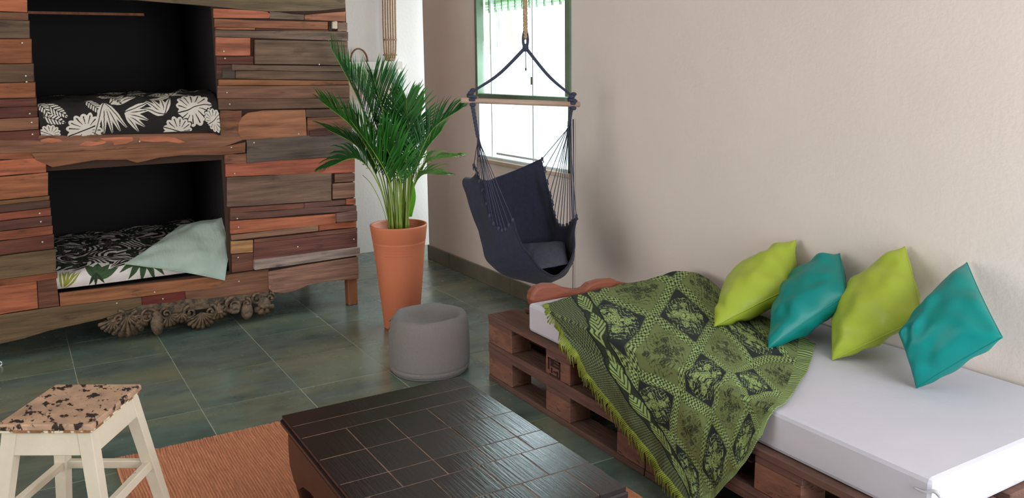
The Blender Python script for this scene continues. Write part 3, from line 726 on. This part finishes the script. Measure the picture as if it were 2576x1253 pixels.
# edge bands, distance from the u=0 side
e = uu*1.05
mesh_b = e < .125
dots = (np.sin((e+Bv*.6)*2*np.pi/.017)*np.sin((Bv-e*.6)*2*np.pi/.017) > .0)
Cc = np.where(mesh_b[..., None], np.where(dots[..., None], lt*1.0, dk2*1.2), Cc)
ls = (e >= .125) & (e < .205)
tt = (Bv % .16)/.16; m_ = (np.abs(e-.165) < .028*np.sin(np.pi*tt)+.004) & (((tt*6+np.abs(e-.165)*60) % 1) > .35)
Cc = np.where(ls[..., None], np.where(m_[..., None], lt2*.9, dk*.75), Cc)
ln = ((e > .125) & (e < .131)) | ((e > .199) & (e < .205)); Cc = np.where(ln[..., None], dk2*.6, Cc)
Cc = np.where((uu > .965)[..., None] | (vv > .975)[..., None], np.where((np.sin(vv*500+uu*500) > 0)[..., None], lt2, dk), Cc)
th = thing('throw_blanket', (-1.95, 2.0, MZ1), 'green and black patterned woven throw with lime fringe, draped over the mattress', 'blanket')
MB().grid(G, Cc).build('woven_cloth', m_vert, th, smooth=True, solid=.003)
fr = MB()
for k in range(0, NU, 3):
    p = G[k, 0]; t = nz(G[min(k+3, NU-1), 0]-G[max(k-3, 0), 0]); out = nz(G[k, 0]-G[k, 6]); L_ = random.uniform(.03, .055)
    dn = np.array([0, 0, -1.]); tw = random.uniform(-.4, .4)
    e1 = p+out*L_*.45+dn*L_*.2; e2 = p+(out*.5+t*tw)*L_*.6+dn*L_*(.9 if k > 60 else .15)
    if k < 60: e1[2] = max(e1[2], MZ1+.004) if e1[1] > MY0 else e1[2]
    fr.tube([p, e1+np.array([0, -.002, 0]), e2+np.array([0, -.004, 0])], [.0030, .0028, .0014], 4)
tag(fr.build('fringe', m_fringe, th, smooth=True), None, None, None, 'stuff')

# ---- four scatter cushions leaning on the wall
ZM = MZ1
cushion('scatter_cushion', at(2003, 604, 1, 2.44), at(1980, 728, 1, 2.28), at(1797, 821, 2, ZM+.015), at(1838, 716, 1, 2.40), .085, m_lime,
        'lime green cushion leaning on the wall, nearest the blanket fold', 'cushion', 'satin cushions in a row on the daybed', seed=1, pinch=.03, p=.46, wr=.008)
cushion('scatter_cushion', at(2112, 638, 1, 2.44), at(2132, 738, 1, 2.29), at(1932, 877, 2, ZM+.012), at(1972, 735, 1, 2.38), .082, m_teal,
        'dark teal cushion between the two lime cushions, on the blanket edge', 'cushion', 'satin cushions in a row on the daybed', seed=2, pinch=.03, p=.46, wr=.008)
r3, Gs, nr = cushion('scatter_cushion', at(2276, 621, 1, 2.44), at(2320, 797, 1, 2.29), at(2094, 905, 2, ZM+.003), at(2112, 745, 1, 2.39), .075, m_lime,
        'lime green cushion with a small pale tag, between the two teal cushions', 'cushion', 'satin cushions in a row on the daybed', seed=3, pinch=-.02, p=.46, wr=.008)
q = Gs[0][26, 20]; q2 = Gs[0][28, 18]; dd = nz(q2-q)
tg = MB(); a_ = nz(np.cross(dd, nr)); c = P(2208, 856, (q-CAM)@FW-.004)
tg.prism([c+dd*.009+a_*.005, c+dd*.009-a_*.005, c-dd*.009-a_*.005, c-dd*.009+a_*.005], nr*.0015); tg.build('care_tag', m_tag, r3)
cushion('scatter_cushion', at(2432, 661, 1, 2.44), at(2521, 849, 1, 2.20), at(2306, 976, 2, ZM+.003), at(2262, 838, 2, ZM+.16), .088, m_teal,
        'bright teal cushion at the right end of the cushion row', 'cushion', 'satin cushions in a row on the daybed', seed=5, pinch=.05, p=.42, wr=.006)

# ================================================================== COFFEE TABLE
ZT_ = .35
tb = thing('coffee_table', (-1.88, .9, 0.012), 'low dark brown coffee table with inlaid square boards', 'table')
TX0, TX1, TY0, TY1 = -2.305, -1.455, .598, 1.172
B((TX0+.004, TY0+.004, ZT_-.028), (TX1-.004, TY1-.004, ZT_-.0004)).build('top_core', m_tgrout, tb, bevel=.002)
def tp(a, b, c, d):
    B((a+.0011, c+.0011, ZT_-.02), (b-.0011, d-.0011, ZT_+random.uniform(-.0003, .0003))).build('board', m_table, tb, bevel=.0008)
tp(TX0, -2.212, TY0, TY1); tp(-2.212, -2.125, TY0, TY1)
ys = [TY0, .726, .846, .970, 1.094, TY1]
xs_ = [-2.125, -1.975, -1.825, -1.735, -1.60, TX1]
for i in range(5):
    yy = [TY0, .64, .80, .93, 1.05, TY1] if i == 3 else ys
    for j in range(5): tp(xs_[i], xs_[i+1], yy[j], yy[j+1])
# moulded rim, apron, legs
rim = MB()
for (zz0, zz1, ins_) in ((ZT_-.03, ZT_-.012, -.004), (ZT_-.046, ZT_-.03, .01), (ZT_-.056, ZT_-.046, .018)):
    rim.box((TX0+ins_, TY0+ins_, zz0), (TX1-ins_, TY1-ins_, zz1))
rim.build('moulding', m_table, tb, bevel=.004)
ap = [(TX0+.012, .20), (TX0+.008, .25), (TX0+.012, .296), (TX1-.012, .296), (TX1-.008, .25), (TX1-.012, .20), (TX1-.05, .165), (TX1-.09, .16), (TX1-.13, .185), (TX1-.20, .20), (TX1-.28, .20), (TX1-.34, .175), (-1.88, .16), (TX0+.34, .175), (TX0+.28, .20), (TX0+.20, .20), (TX0+.13, .185), (TX0+.09, .16), (TX0+.05, .165)]
for yy in (TY0+.012, TY1-.032): MB().prism([(a, yy, b) for a, b in ap], (0, .02, 0)).build('apron', m_table, tb, bevel=.002)
ap = [(TY0+.014, .20), (TY0+.012, .296), (TY1-.012, .296), (TY1-.014, .20), (TY1-.05, .165), (TY1-.09, .16), (TY1-.13, .19), (.885, .20), (TY0+.13, .19), (TY0+.09, .16), (TY0+.05, .165)]
for xx in (TX0+.012, TX1-.032): MB().prism([(xx, a, b) for a, b in ap], (.02, 0, 0)).build('apron', m_table, tb, bevel=.002)
for sx in (0, 1):
    for sy in (0, 1):
        cx = (TX0+.055, TX1-.055)[sx]; cy_ = (TY0+.055, TY1-.055)[sy]; ox = (-1, 1)[sx]; oy = (-1, 1)[sy]
        pts = [(cx+ox*o_, cy_+oy*o_, z) for z, o_ in ((.29, -.006), (.25, -.004), (.20, .0), (.16, .004), (.11, .0), (.07, -.006), (.04, .002), (.012, .008))]
        MB().tube(pts, [.030, .032, .034, .036, .030, .022, .028, .030], 10).build('leg', m_table, tb, smooth=True)

# ================================================================== RUG
RX0, RX1, RY0, RY1 = -3.055, -1.2, .222, 1.577
rg = thing('jute_rug', (-2.1, .9, 0), 'orange brown ribbed jute rug under the coffee table', 'rug')
nr_ = 150; g = MB(); nx_ = 30
G = np.zeros((nr_*4+1, nx_, 3))
for j in range(nr_*4+1):
    yy = RY0+(RY1-RY0)*j/(nr_*4); hgt = .0085+.0028*abs(math.sin(math.pi*j/4))
    for i in range(nx_):
        xx = RX0+(RX1-RX0)*i/(nx_-1); wob_ = .0025*math.sin(xx*9+math.sin(xx*23))+ (random.uniform(-.005, .005) if i in (0, nx_-1) else 0)
        G[j, i] = (xx+(wob_ if i in (0, nx_-1) else 0), yy+wob_, hgt+random.uniform(-.0006, .0006))
g.grid(G); g.build('woven_face', m_jute, rg, smooth=False)
B((RX0+.003, RY0+.001, .0005), (RX1-.003, RY1-.001, .009)).build('backing', m_jute, rg)
hm = MB().tube([(RX0+i*(RX1-RX0)/40, RY0-.001+.0025*math.sin((RX0+i*(RX1-RX0)/40)*9), .007) for i in range(41)], .006, 6); hm.build('edge_binding', m_jute, rg, smooth=True)

# ================================================================== POUF
pc_ = np.array([-3.285, 1.522, 0]); R0 = .176
n, mseg = 72, 0
prof = [(.02, .0), (.150, .0), (.168, .008), (.176, .02), (.1765, .032), (.1725, .036), (.1768, .040), (.178, .08), (.178, .13), (.177, .19), (.173, .225), (.166, .246), (.154, .256), (.140, .254), (.125, .240), (.105, .216), (.06, .200), (.0, .197)]
fine = cr([(a, b, 0) for a, b in prof], np.linspace(0, 1, 90))
pf = thing('pouf', tuple(pc_), 'round grey fabric pouf with a sunken top, between pot and coffee table', 'pouf')
G = np.zeros((len(fine), n+1, 3))
for i, (r, z, _) in enumerate(fine):
    for j in range(n+1):
        a = 2*math.pi*j/n; k = mn.noise(Vector((math.cos(a)*1.6, math.sin(a)*1.6, z*9)))
        r2 = r*(1+.012*k); z2 = z
        if z > .19:
            z2 += .005*mn.noise(Vector((math.cos(a)*r*16, math.sin(a)*r*16, 3)))+.002*math.sin(a*5+1)*min(1, r/.15)
            da = abs((a-math.radians(235)+math.pi) % (2*math.pi)-math.pi)
            z2 -= .016*math.exp(-(da/.30)**2)*max(0, (r-.06)/.11); r2 -= .006*math.exp(-(da/.3)**2)*(z > .2)
        G[i, j] = pc_+np.array([math.cos(a)*max(r2, .0001), math.sin(a)*max(r2, .0001), z2])
MB().grid(G).build('cover', m_pouf, pf, smooth=True, weld=True)
MB().tube([pc_+np.array([math.cos(a)*.1735, math.sin(a)*.1735, .036]) for a in np.linspace(0, 2*math.pi, 60)], .0022, 5).build('seam', m_pouf, pf, smooth=True)
da = math.radians(235)
MB().tube([pc_+np.array([math.cos(da+.05*k)*(.150+.004*k), math.sin(da+.05*k)*(.156+.004*k), .240-.003*k]) for k in range(-3, 5)], .0035, 6).build('gathered_seam', m_pouf, pf, smooth=True)

# ================================================================== POT AND PALM
pcn = np.array([-3.93, 1.668, 0])
pt = thing('plant_pot', tuple(pcn), 'tall tapered terracotta coloured pot holding the palm', 'pot')
prof = [(.04, .0), (.088, .0), (.091, .006), (.128, .40), (.1335, .447), (.1345, .45), (.1325, .453), (.1355, .458), (.1445, .528), (.146, .536), (.1435, .541), (.138, .540), (.134, .532), (.126, .47), (.0, .465)]
MB().lathe(pcn, prof, 72).build('pot_body', m_terra, pt, smooth=True, bevel=.0)
for zz in (.395, .41, .425):
    rr_ = .0885+(.1325-.0885)*zz/.447+.0012
    MB().tube([pcn+np.array([math.cos(a)*rr_, math.sin(a)*rr_, zz]) for a in np.linspace(-1.0, .2, 18)], .0011, 5).build('ring_mark', m_terra, pt, smooth=True)
MB().lathe(pcn, [(.0, .474), (.06, .482), (.124, .478), (.126, .47)], 32).build('soil', m_soil, pt, smooth=True)

palm = thing('areca_palm', (pcn[0], pcn[1], .478), 'bushy green palm with arching feathery fronds in the terracotta pot', 'plant')
D0 = (np.array([pcn[0], pcn[1], .48])-CAM)@FW
def frond(path, L1, n=26, start=.35, droop=.5, m=m_leaf, w_=.0054, fold=.8, r0=.0045):
    pts = cr([P(px, py, D0+d) for px, py, d in path], np.linspace(0, 1, 34))
    root = MB().tube(pts, list(np.linspace(r0, .0012, len(pts))), 6).build('frond_stem', m_stem, palm, smooth=True)
    g = MB()
    n = int(n*1.6); L1 = L1*1.22
    for k in range(n):
        t = start+(1-start)*(k+.5)/n; x_ = t*(len(pts)-1); i = min(int(x_), len(pts)-2); p = pts[i]+(pts[i+1]-pts[i])*(x_-i)
        tg_ = nz(pts[i+1]-pts[i]); sd = nz(np.cross(tg_, np.array([0, 0, 1.])+.25*FW)); up_ = nz(np.cross(sd, tg_))
        s_t = (t-start)/(1-start); Lk = L1*(.55+.75*math.sin(math.pi*min(1, s_t*.9+.1)))*random.uniform(.85, 1.12)
        for side in (-1, 1):
            sw = .62+random.uniform(-.12, .12)+.35*s_t
            d0_ = nz(sd*side*(1.15-sw*.7)+tg_*sw+up_*fold*.35+FW*random.uniform(-.12, .12))
            seg = 5; prev = p.copy(); d_ = d0_.copy(); ct = []
            for q in range(seg+1):
                ct.append(prev.copy()); prev = prev+d_*Lk/seg; d_ = nz(d_+np.array([0, 0, -droop*.22*(q+1)/seg*1.6]))
            i0 = len(g.v)
            for q, c_ in enumerate(ct):
                ww = w_*(math.sin(math.pi*(.12+.88*q/seg))**.6 if q < seg else .05); wd = nz(np.cross(d_, up_)+.35*UP*side+.2*RT)
                g.v += [tuple(c_-wd*ww), tuple(c_+up_*ww*.25), tuple(c_+wd*ww)]
            for q in range(seg):
                a = i0+q*3; g.f += [(a, a+1, a+4, a+3), (a+1, a+2, a+5, a+4)]
    g.build('leaflets', m, root, smooth=False)
b0 = 1006
F_list = [
 ([(988, 575, 0), (960, 430, .0), (905, 260, -.02), (835, 125, -.05)], .15, 30, .30, .35),
 ([(992, 575, 0), (975, 420, .03), (930, 270, .06), (872, 175, .10)], .17, 30, .32, .3),
 ([(1000, 575, 0), (990, 420, -.03), (965, 290, -.05), (938, 190, -.08)], .16, 28, .34, .3),
 ([(1006, 575, 0), (1005, 430, .02), (990, 320, .03), (985, 215, .05)], .16, 28, .34, .3),
 ([(1012, 575, 0), (1020, 430, -.04), (1025, 340, -.06), (1022, 250, -.10)], .15, 28, .34, .35),
 ([(1016, 575, 0), (1030, 440, .03), (1048, 350, .05), (1062, 270, .08)], .14, 26, .34, .4),
 ([(1020, 575, 0), (1040, 440, .0), (1085, 330, .0), (1165, 270, .0)], .12, 30, .34, .75),
 ([(985, 575, 0), (955, 440, -.04), (895, 330, -.07), (812, 258, -.12)], .13, 28, .34, .55),
 ([(984, 575, 0), (950, 450, .02), (900, 370, .04), (822, 325, .08)], .12, 26, .36, .8),
 ([(982, 575, 0), (955, 470, -.05), (900, 400, -.09), (826, 420, -.12)], .11, 20, .45, 1.1),
 ([(1008, 575, 0), (1010, 470, -.06), (985, 400, -.10), (955, 340, -.14)], .15, 24, .35, .5),
 ([(1022, 575, 0), (1040, 470, -.03), (1070, 410, -.05), (1150, 392, -.06)], .085, 15, .45, 1.3),
 ([(1022, 575, 0), (1035, 490, .02), (1062, 440, .03), (1118, 440, .04)], .09, 12, .45, .9),
 ([(1014, 575, 0), (1030, 470, .06), (1070, 380, .10), (1110, 330, .14)], .13, 24, .36, .6),
 ([(990, 575, 0), (978, 460, .08), (930, 380, .12), (880, 345, .16)], .13, 24, .36, .7),
 ([(1002, 575, 0), (1000, 450, .08), (1010, 350, .12), (1040, 290, .16)], .14, 24, .36, .4),
 ([(996, 575, 0), (984, 470, -.06), (945, 390, -.09), (880, 300, -.12)], .14, 26, .36, .5),
]
for k, (path, L1, n_, st_, dr_) in enumerate(F_list):
    frond(path, L1, n_, st_, dr_, m_leaf2 if k in (11, 12) else (m_leaf, m_leaf3, m_leaf)[k % 3])
for k in range(14):      # bare green canes low down
    xx = 982+k*3.6; dp = random.uniform(-.05, .05)
    MB().tube(cr([P(xx, 580, D0+dp), P(xx+random.uniform(-4, 4), 520, D0+dp), P(xx+(xx-1006)*.4, random.uniform(410, 450), D0+dp*1.3)], np.linspace(0, 1, 8)), [.0058, .0056, .0052, .005, .0046, .0042, .0036, .003], 7).build('cane', m_stem, palm, smooth=True)
MB().tube(cr([P(978, 578, D0), P(962, 520, D0), P(935, 465, D0-.02), P(912, 440, D0-.03)], np.linspace(0, 1, 14)), .0016, 5).build('thin_shoot', m_stem, palm, smooth=True)
MB().grid(patch([[P(1026, 545, D0+.02), P(1036, 545, D0+.02)], [P(1022, 500, D0+.0), P(1046, 498, D0)], [P(1028, 458, D0), P(1040, 456, D0)]], 10, 5)).build('young_leaf', mat('young_leaf_green', (120, 196, 40), .5, trans=.4), palm, smooth=True, solid=.002)

# ================================================================== HANGING CHAIR
hc = thing('hanging_chair', tuple(P(1322, 690, 3.85)), 'navy canvas hammock chair hanging by ropes in front of the window', 'hanging chair')
Bl = P(1160, 252, 3.72); Br = P(1457, 263, 3.93)
Kl = P(1186, 250, 3.74); Kr = P(1439, 258, 3.92); Kt = P(1322, 118, 3.83)
MB().tube([Bl, Bl+(Br-Bl)*.5, Br], .0125, 14).build('spreader_bar', m_bar, hc, smooth=True)
top = np.array([Kt[0], Kt[1], ZC])
def twist(pa, pb, r, turns, strands=3, n=160):
    out = []
    for s_ in range(strands):
        pts = []
        for k in range(n):
            t = k/(n-1); c = pa+(pb-pa)*t; a = turns*2*math.pi*t+s_*2*math.pi/strands
            pts.append(c+np.array([math.cos(a), math.sin(a), 0])*r*.55)
        out.append(pts)
    return out
g = MB()
for pts in twist(top, Kt+np.array([0, 0, .035]), .0095, 24, 3, 200): g.tube(pts, .0062, 5)
g.build('hanging_rope', m_rope, hc, smooth=True)
g = MB()
for s_ in (-1, 1): g.tube(cr([Kt+np.array([0, 0, -.02]), Kt+RT*.010*s_+np.array([0, 0, .02]), Kt+RT*.008*s_+np.array([0, 0, .055]), Kt+np.array([0, 0, .075])], np.linspace(0, 1, 10)), .0065, 7)
g.ball(Kt+np.array([0, 0, -.004]), (.015, .015, .018)); g.build('top_loop', m_cord, hc, smooth=True)
for (K_, s_) in ((Kl, -1), (Kr, 1)):
    for o_ in (0, 1):
        mid = (Kt+K_)/2+np.array([0, 0, -.004-.006*o_])
        MB().tube(cr([Kt+np.array([0, 0, -.008*o_]), mid, K_+np.array([0, 0, .03])], np.linspace(0, 1, 12)), [.0062, .0044][o_], 7).build('bridle_rope', m_cord, hc, smooth=True)
MB().tube([Kt, Kt+np.array([0, 0, -.05]), Kt+np.array([.001, 0, -.095])], .0018, 5).ball(Kt+np.array([.001, 0, -.1]), (.004, .004, .008)).build('loose_end', m_cord, hc, smooth=True)
def knotg(c, sc=1.25):
    g = MB()
    for k in range(7):
        a = k*2.4; g.ball(c+np.array([math.cos(a)*.009, math.sin(a)*.009, (k-3)*.0085])*sc, (.012*sc, .012*sc, .008*sc), 9, 6)
    g.tube([c+RT*.014*math.cos(a)+FW*.016*math.sin(a)+UP*.004 for a in np.linspace(0, 6.28, 16)], .006*sc, 6)
    g.tube([c+RT*.012*math.cos(a)+FW*.016*math.sin(a)-UP*.012 for a in np.linspace(0, 6.28, 16)], .006*sc, 6)
    return g
knotg(Kl+np.array([0, 0, .008])).build('knot', m_cord, hc, smooth=True); knotg(Kr+np.array([0, 0, .006])).build('knot', m_cord, hc, smooth=True)

cloth = [
 [P(1192, 418, 3.80), P(1214, 455, 3.92), P(1268, 441, 4.00), P(1318, 421, 4.03), P(1362, 401, 4.02)],
 [P(1212, 480, 3.75), P(1168, 462, 3.87), P(1268, 530, 4.02), P(1345, 500, 4.05), P(1384, 492, 3.99)],
 [P(1240, 560, 3.70), P(1208, 590, 3.82), P(1290, 672, 3.94), P(1395, 640, 4.00), P(1404, 562, 3.94)],
 [P(1266, 582, 3.66), P(1236, 668, 3.73), P(1352, 712, 3.80), P(1432, 672, 3.88), P(1430, 566, 3.88)],
 [P(1290, 556, 3.63), P(1318, 622, 3.63), P(1385, 694, 3.67), P(1436, 655, 3.74), P(1448, 545, 3.82)]]
G = patch(cloth, 60, 60); nn = gnormals(G)
jj = np.linspace(0, 1, 60)
rip = .0035*np.sin(jj[None, :]*42+3*np.sin(np.linspace(0, 1, 60)[:, None]*3))*np.ones((60, 1))*(.3+.7*np.abs(jj-.5)[None, :]*2)
G = G+nn*(rip+nfield(G, 12, .006, 3))[..., None]
MB().grid(G).build('sling', m_navy, hc, smooth=True, solid=.005)
for nm, pts in (('hem', G[0]), ('hem', G[-1])): MB().tube(pts, .0045, 6).build(nm, m_navy, hc, smooth=True)
# fan cords
def cords(K_, col, ts, bund, side):
    for k, t in enumerate(ts):
        e_ = G[int(t*59), col]; d = e_-bund
        e_in = e_+nz(bund-e_)*.004
        jit = (RT*math.cos(k*2.1)+FW*math.sin(k*2.1))*.005
        g = MB().tube([K_+jit, bund+jit*.8, bund+(e_in-bund)*.5+np.array([0, 0, -.002]), e_in], .0019, 5)
        g.ball(e_in, (.007, .007, .010), 7, 5)
        g.tube([e_in, e_in+np.array([.003*side, .002, -.014])+RT*side*.004, e_in+np.array([0, 0, -.024])], [.004, .003, .0015], 5)
        g.build('cord', m_cord, hc, smooth=True)
bl_ = P(1202, 345, 3.74); br_ = P(1431, 318, 3.93)
cords(Kl, 0, [0, .09, .18, .27, .36, .45, .54, .63, .72, .81, .9, 1.0], bl_, -1)
cords(Kr, -1, [0, .08, .16, .24, .32, .40, .48, .56, .64, .72, .80, .88, 1.0], br_, 1)
for (K_, b_) in ((Kl, bl_), (Kr, br_)):
    for s_ in (0, 1, 2):
        pts = [K_+(b_-K_)*t+(RT*math.cos(t*22+s_*2.1)+FW*math.sin(t*22+s_*2.1))*.0055*(1-.4*t) for t in np.linspace(0, 1, 30)]
        MB().tube(pts, .0052, 6).build('braid_strand', m_cord, hc, smooth=True)
for dx in (0, 5):
    MB().tube([P(1436+dx, 300, 3.92), P(1438+dx, 430, 3.89), P(1440+dx*.8, 552, 3.83)], .0022, 5).build('cord', m_cord, hc, smooth=True)
cushion('seat_cushion', P(1312, 614, 3.93), P(1420, 606, 3.95), P(1428, 664, 3.76), P(1345, 680, 3.73), .026, m_navy2, 'dark grey cushion lying in the hanging chair', 'cushion', pinch=.05, seed=9, wr=.002)

# ================================================================== STOOL
zs = .45
cr4 = [at(0, 1070, 2, zs), at(127, 966, 2, zs), at(352, 966, 2, zs), at(236, 1068, 2, zs)]   # near-left, far-left, far-right, near-right
cs = sum(cr4)/4; ex_ = nz((cr4[3]-cr4[0])+(cr4[2]-cr4[1])); ex_[2] = 0; ey_ = np.array([-ex_[1], ex_[0], 0])
if (cr4[1]-cr4[0])@ey_ < 0: ey_ = -ey_
hx = .122; hy = .140
hx = ((cr4[3]-cr4[0])@ex_+(cr4[2]-cr4[1])@ex_)/4; hy = ((cr4[1]-cr4[0])@ey_+(cr4[2]-cr4[3])@ey_)/4
so = thing('stool', (cs[0], cs[1], 0), 'cream painted wooden stool with a chipped, paint-splotched seat', 'stool')
def sp_(a, b, z): return cs*np.array([1, 1, 0])+ex_*a+ey_*b+np.array([0, 0, z])
def rect(hx_, hy_, z): return [sp_(-hx_, -hy_, z), sp_(hx_, -hy_, z), sp_(hx_, hy_, z), sp_(-hx_, hy_, z)]
MB().hexa([*rect(hx, hy, zs-.018), *rect(hx, hy, zs)]).build('seat', m_stoolw, so, bevel=.004)
MB().hexa([*rect(hx-.004, hy-.004, zs-.024), *rect(hx-.004, hy-.004, zs-.018)]).build('seat_edge', mat('raw_seat_edge', (150, 108, 70), .8, 20, .4, col2=(236, 222, 196), thresh=(30, .5, .56)), so)
SPL = .14
def legp(sx, sy, z):
    k = (zs-.02-z)*SPL; return (hx-.028+k)*sx, (hy-.028+k)*sy
lw = .0185
for sx in (-1, 1):
    for sy in (-1, 1):
        a0_, b0_ = legp(sx, sy, 0); a1, b1 = legp(sx, sy, zs-.022)
        ft = sp_(a0_, b0_, 0); zf = .012 if (ft[0] > RX0-.02 and ft[1] > RY0-.02) else 0.
        MB().hexa([sp_(a0_-lw*.85, b0_-lw*.85, zf), sp_(a0_+lw*.85, b0_-lw*.85, zf), sp_(a0_+lw*.85, b0_+lw*.85, zf), sp_(a0_-lw*.85, b0_+lw*.85, zf),
                   sp_(a1-lw, b1-lw, zs-.022), sp_(a1+lw, b1-lw, zs-.022), sp_(a1+lw, b1+lw, zs-.022), sp_(a1-lw, b1+lw, zs-.022)]).build('leg', m_stool, so, bevel=.002)
def rail(p, q, z0_, z1_, t, nm, ins=0.):
    def e(z, s1_, s2_): a, b = legp(*s1_, z); return a, b
    P0 = [legp(*p, z) for z in (z0_, z1_)]; P1 = [legp(*q, z) for z in (z0_, z1_)]
    nrm_ = (0, 1) if p[1] == q[1] else (1, 0); sg = p[1] if p[1] == q[1] else p[0]
    out = []
    for z, (a, b), (c, d) in ((z0_, P0[0], P1[0]), (z1_, P0[1], P1[1])):
        o1 = (lw-ins)*sg; o2 = o1-t*sg
        out += [sp_(a+nrm_[0]*o1, b+nrm_[1]*o1, z), sp_(c+nrm_[0]*o1, d+nrm_[1]*o1, z), sp_(c+nrm_[0]*o2, d+nrm_[1]*o2, z), sp_(a+nrm_[0]*o2, b+nrm_[1]*o2, z)]
    MB().hexa(out).build(nm, m_stool, so, bevel=.002)
for p, q in (((-1, -1), (1, -1)), ((-1, 1), (1, 1)), ((-1, -1), (-1, 1)), ((1, -1), (1, 1))):
    rail(p, q, zs-.085, zs-.024, .014, 'apron', .003)
    rail(p, q, .195, .220, .02, 'stretcher', .008)

# shiny castor at the far left, on the floor in front of the bunk
cp = at(-3, 916, 2, .012)
tag(MB().tube([cp+np.array([0, .012*math.cos(a), .012*math.sin(a)]) for a in np.linspace(0, 6.283, 20)], .004, 7).build('metal_ring', m_caster, smooth=True), 'small shiny metal ring on the floor at the far left edge', 'ring')

for o in bpy.data.objects:
    if '_o' in o: del o['_o']
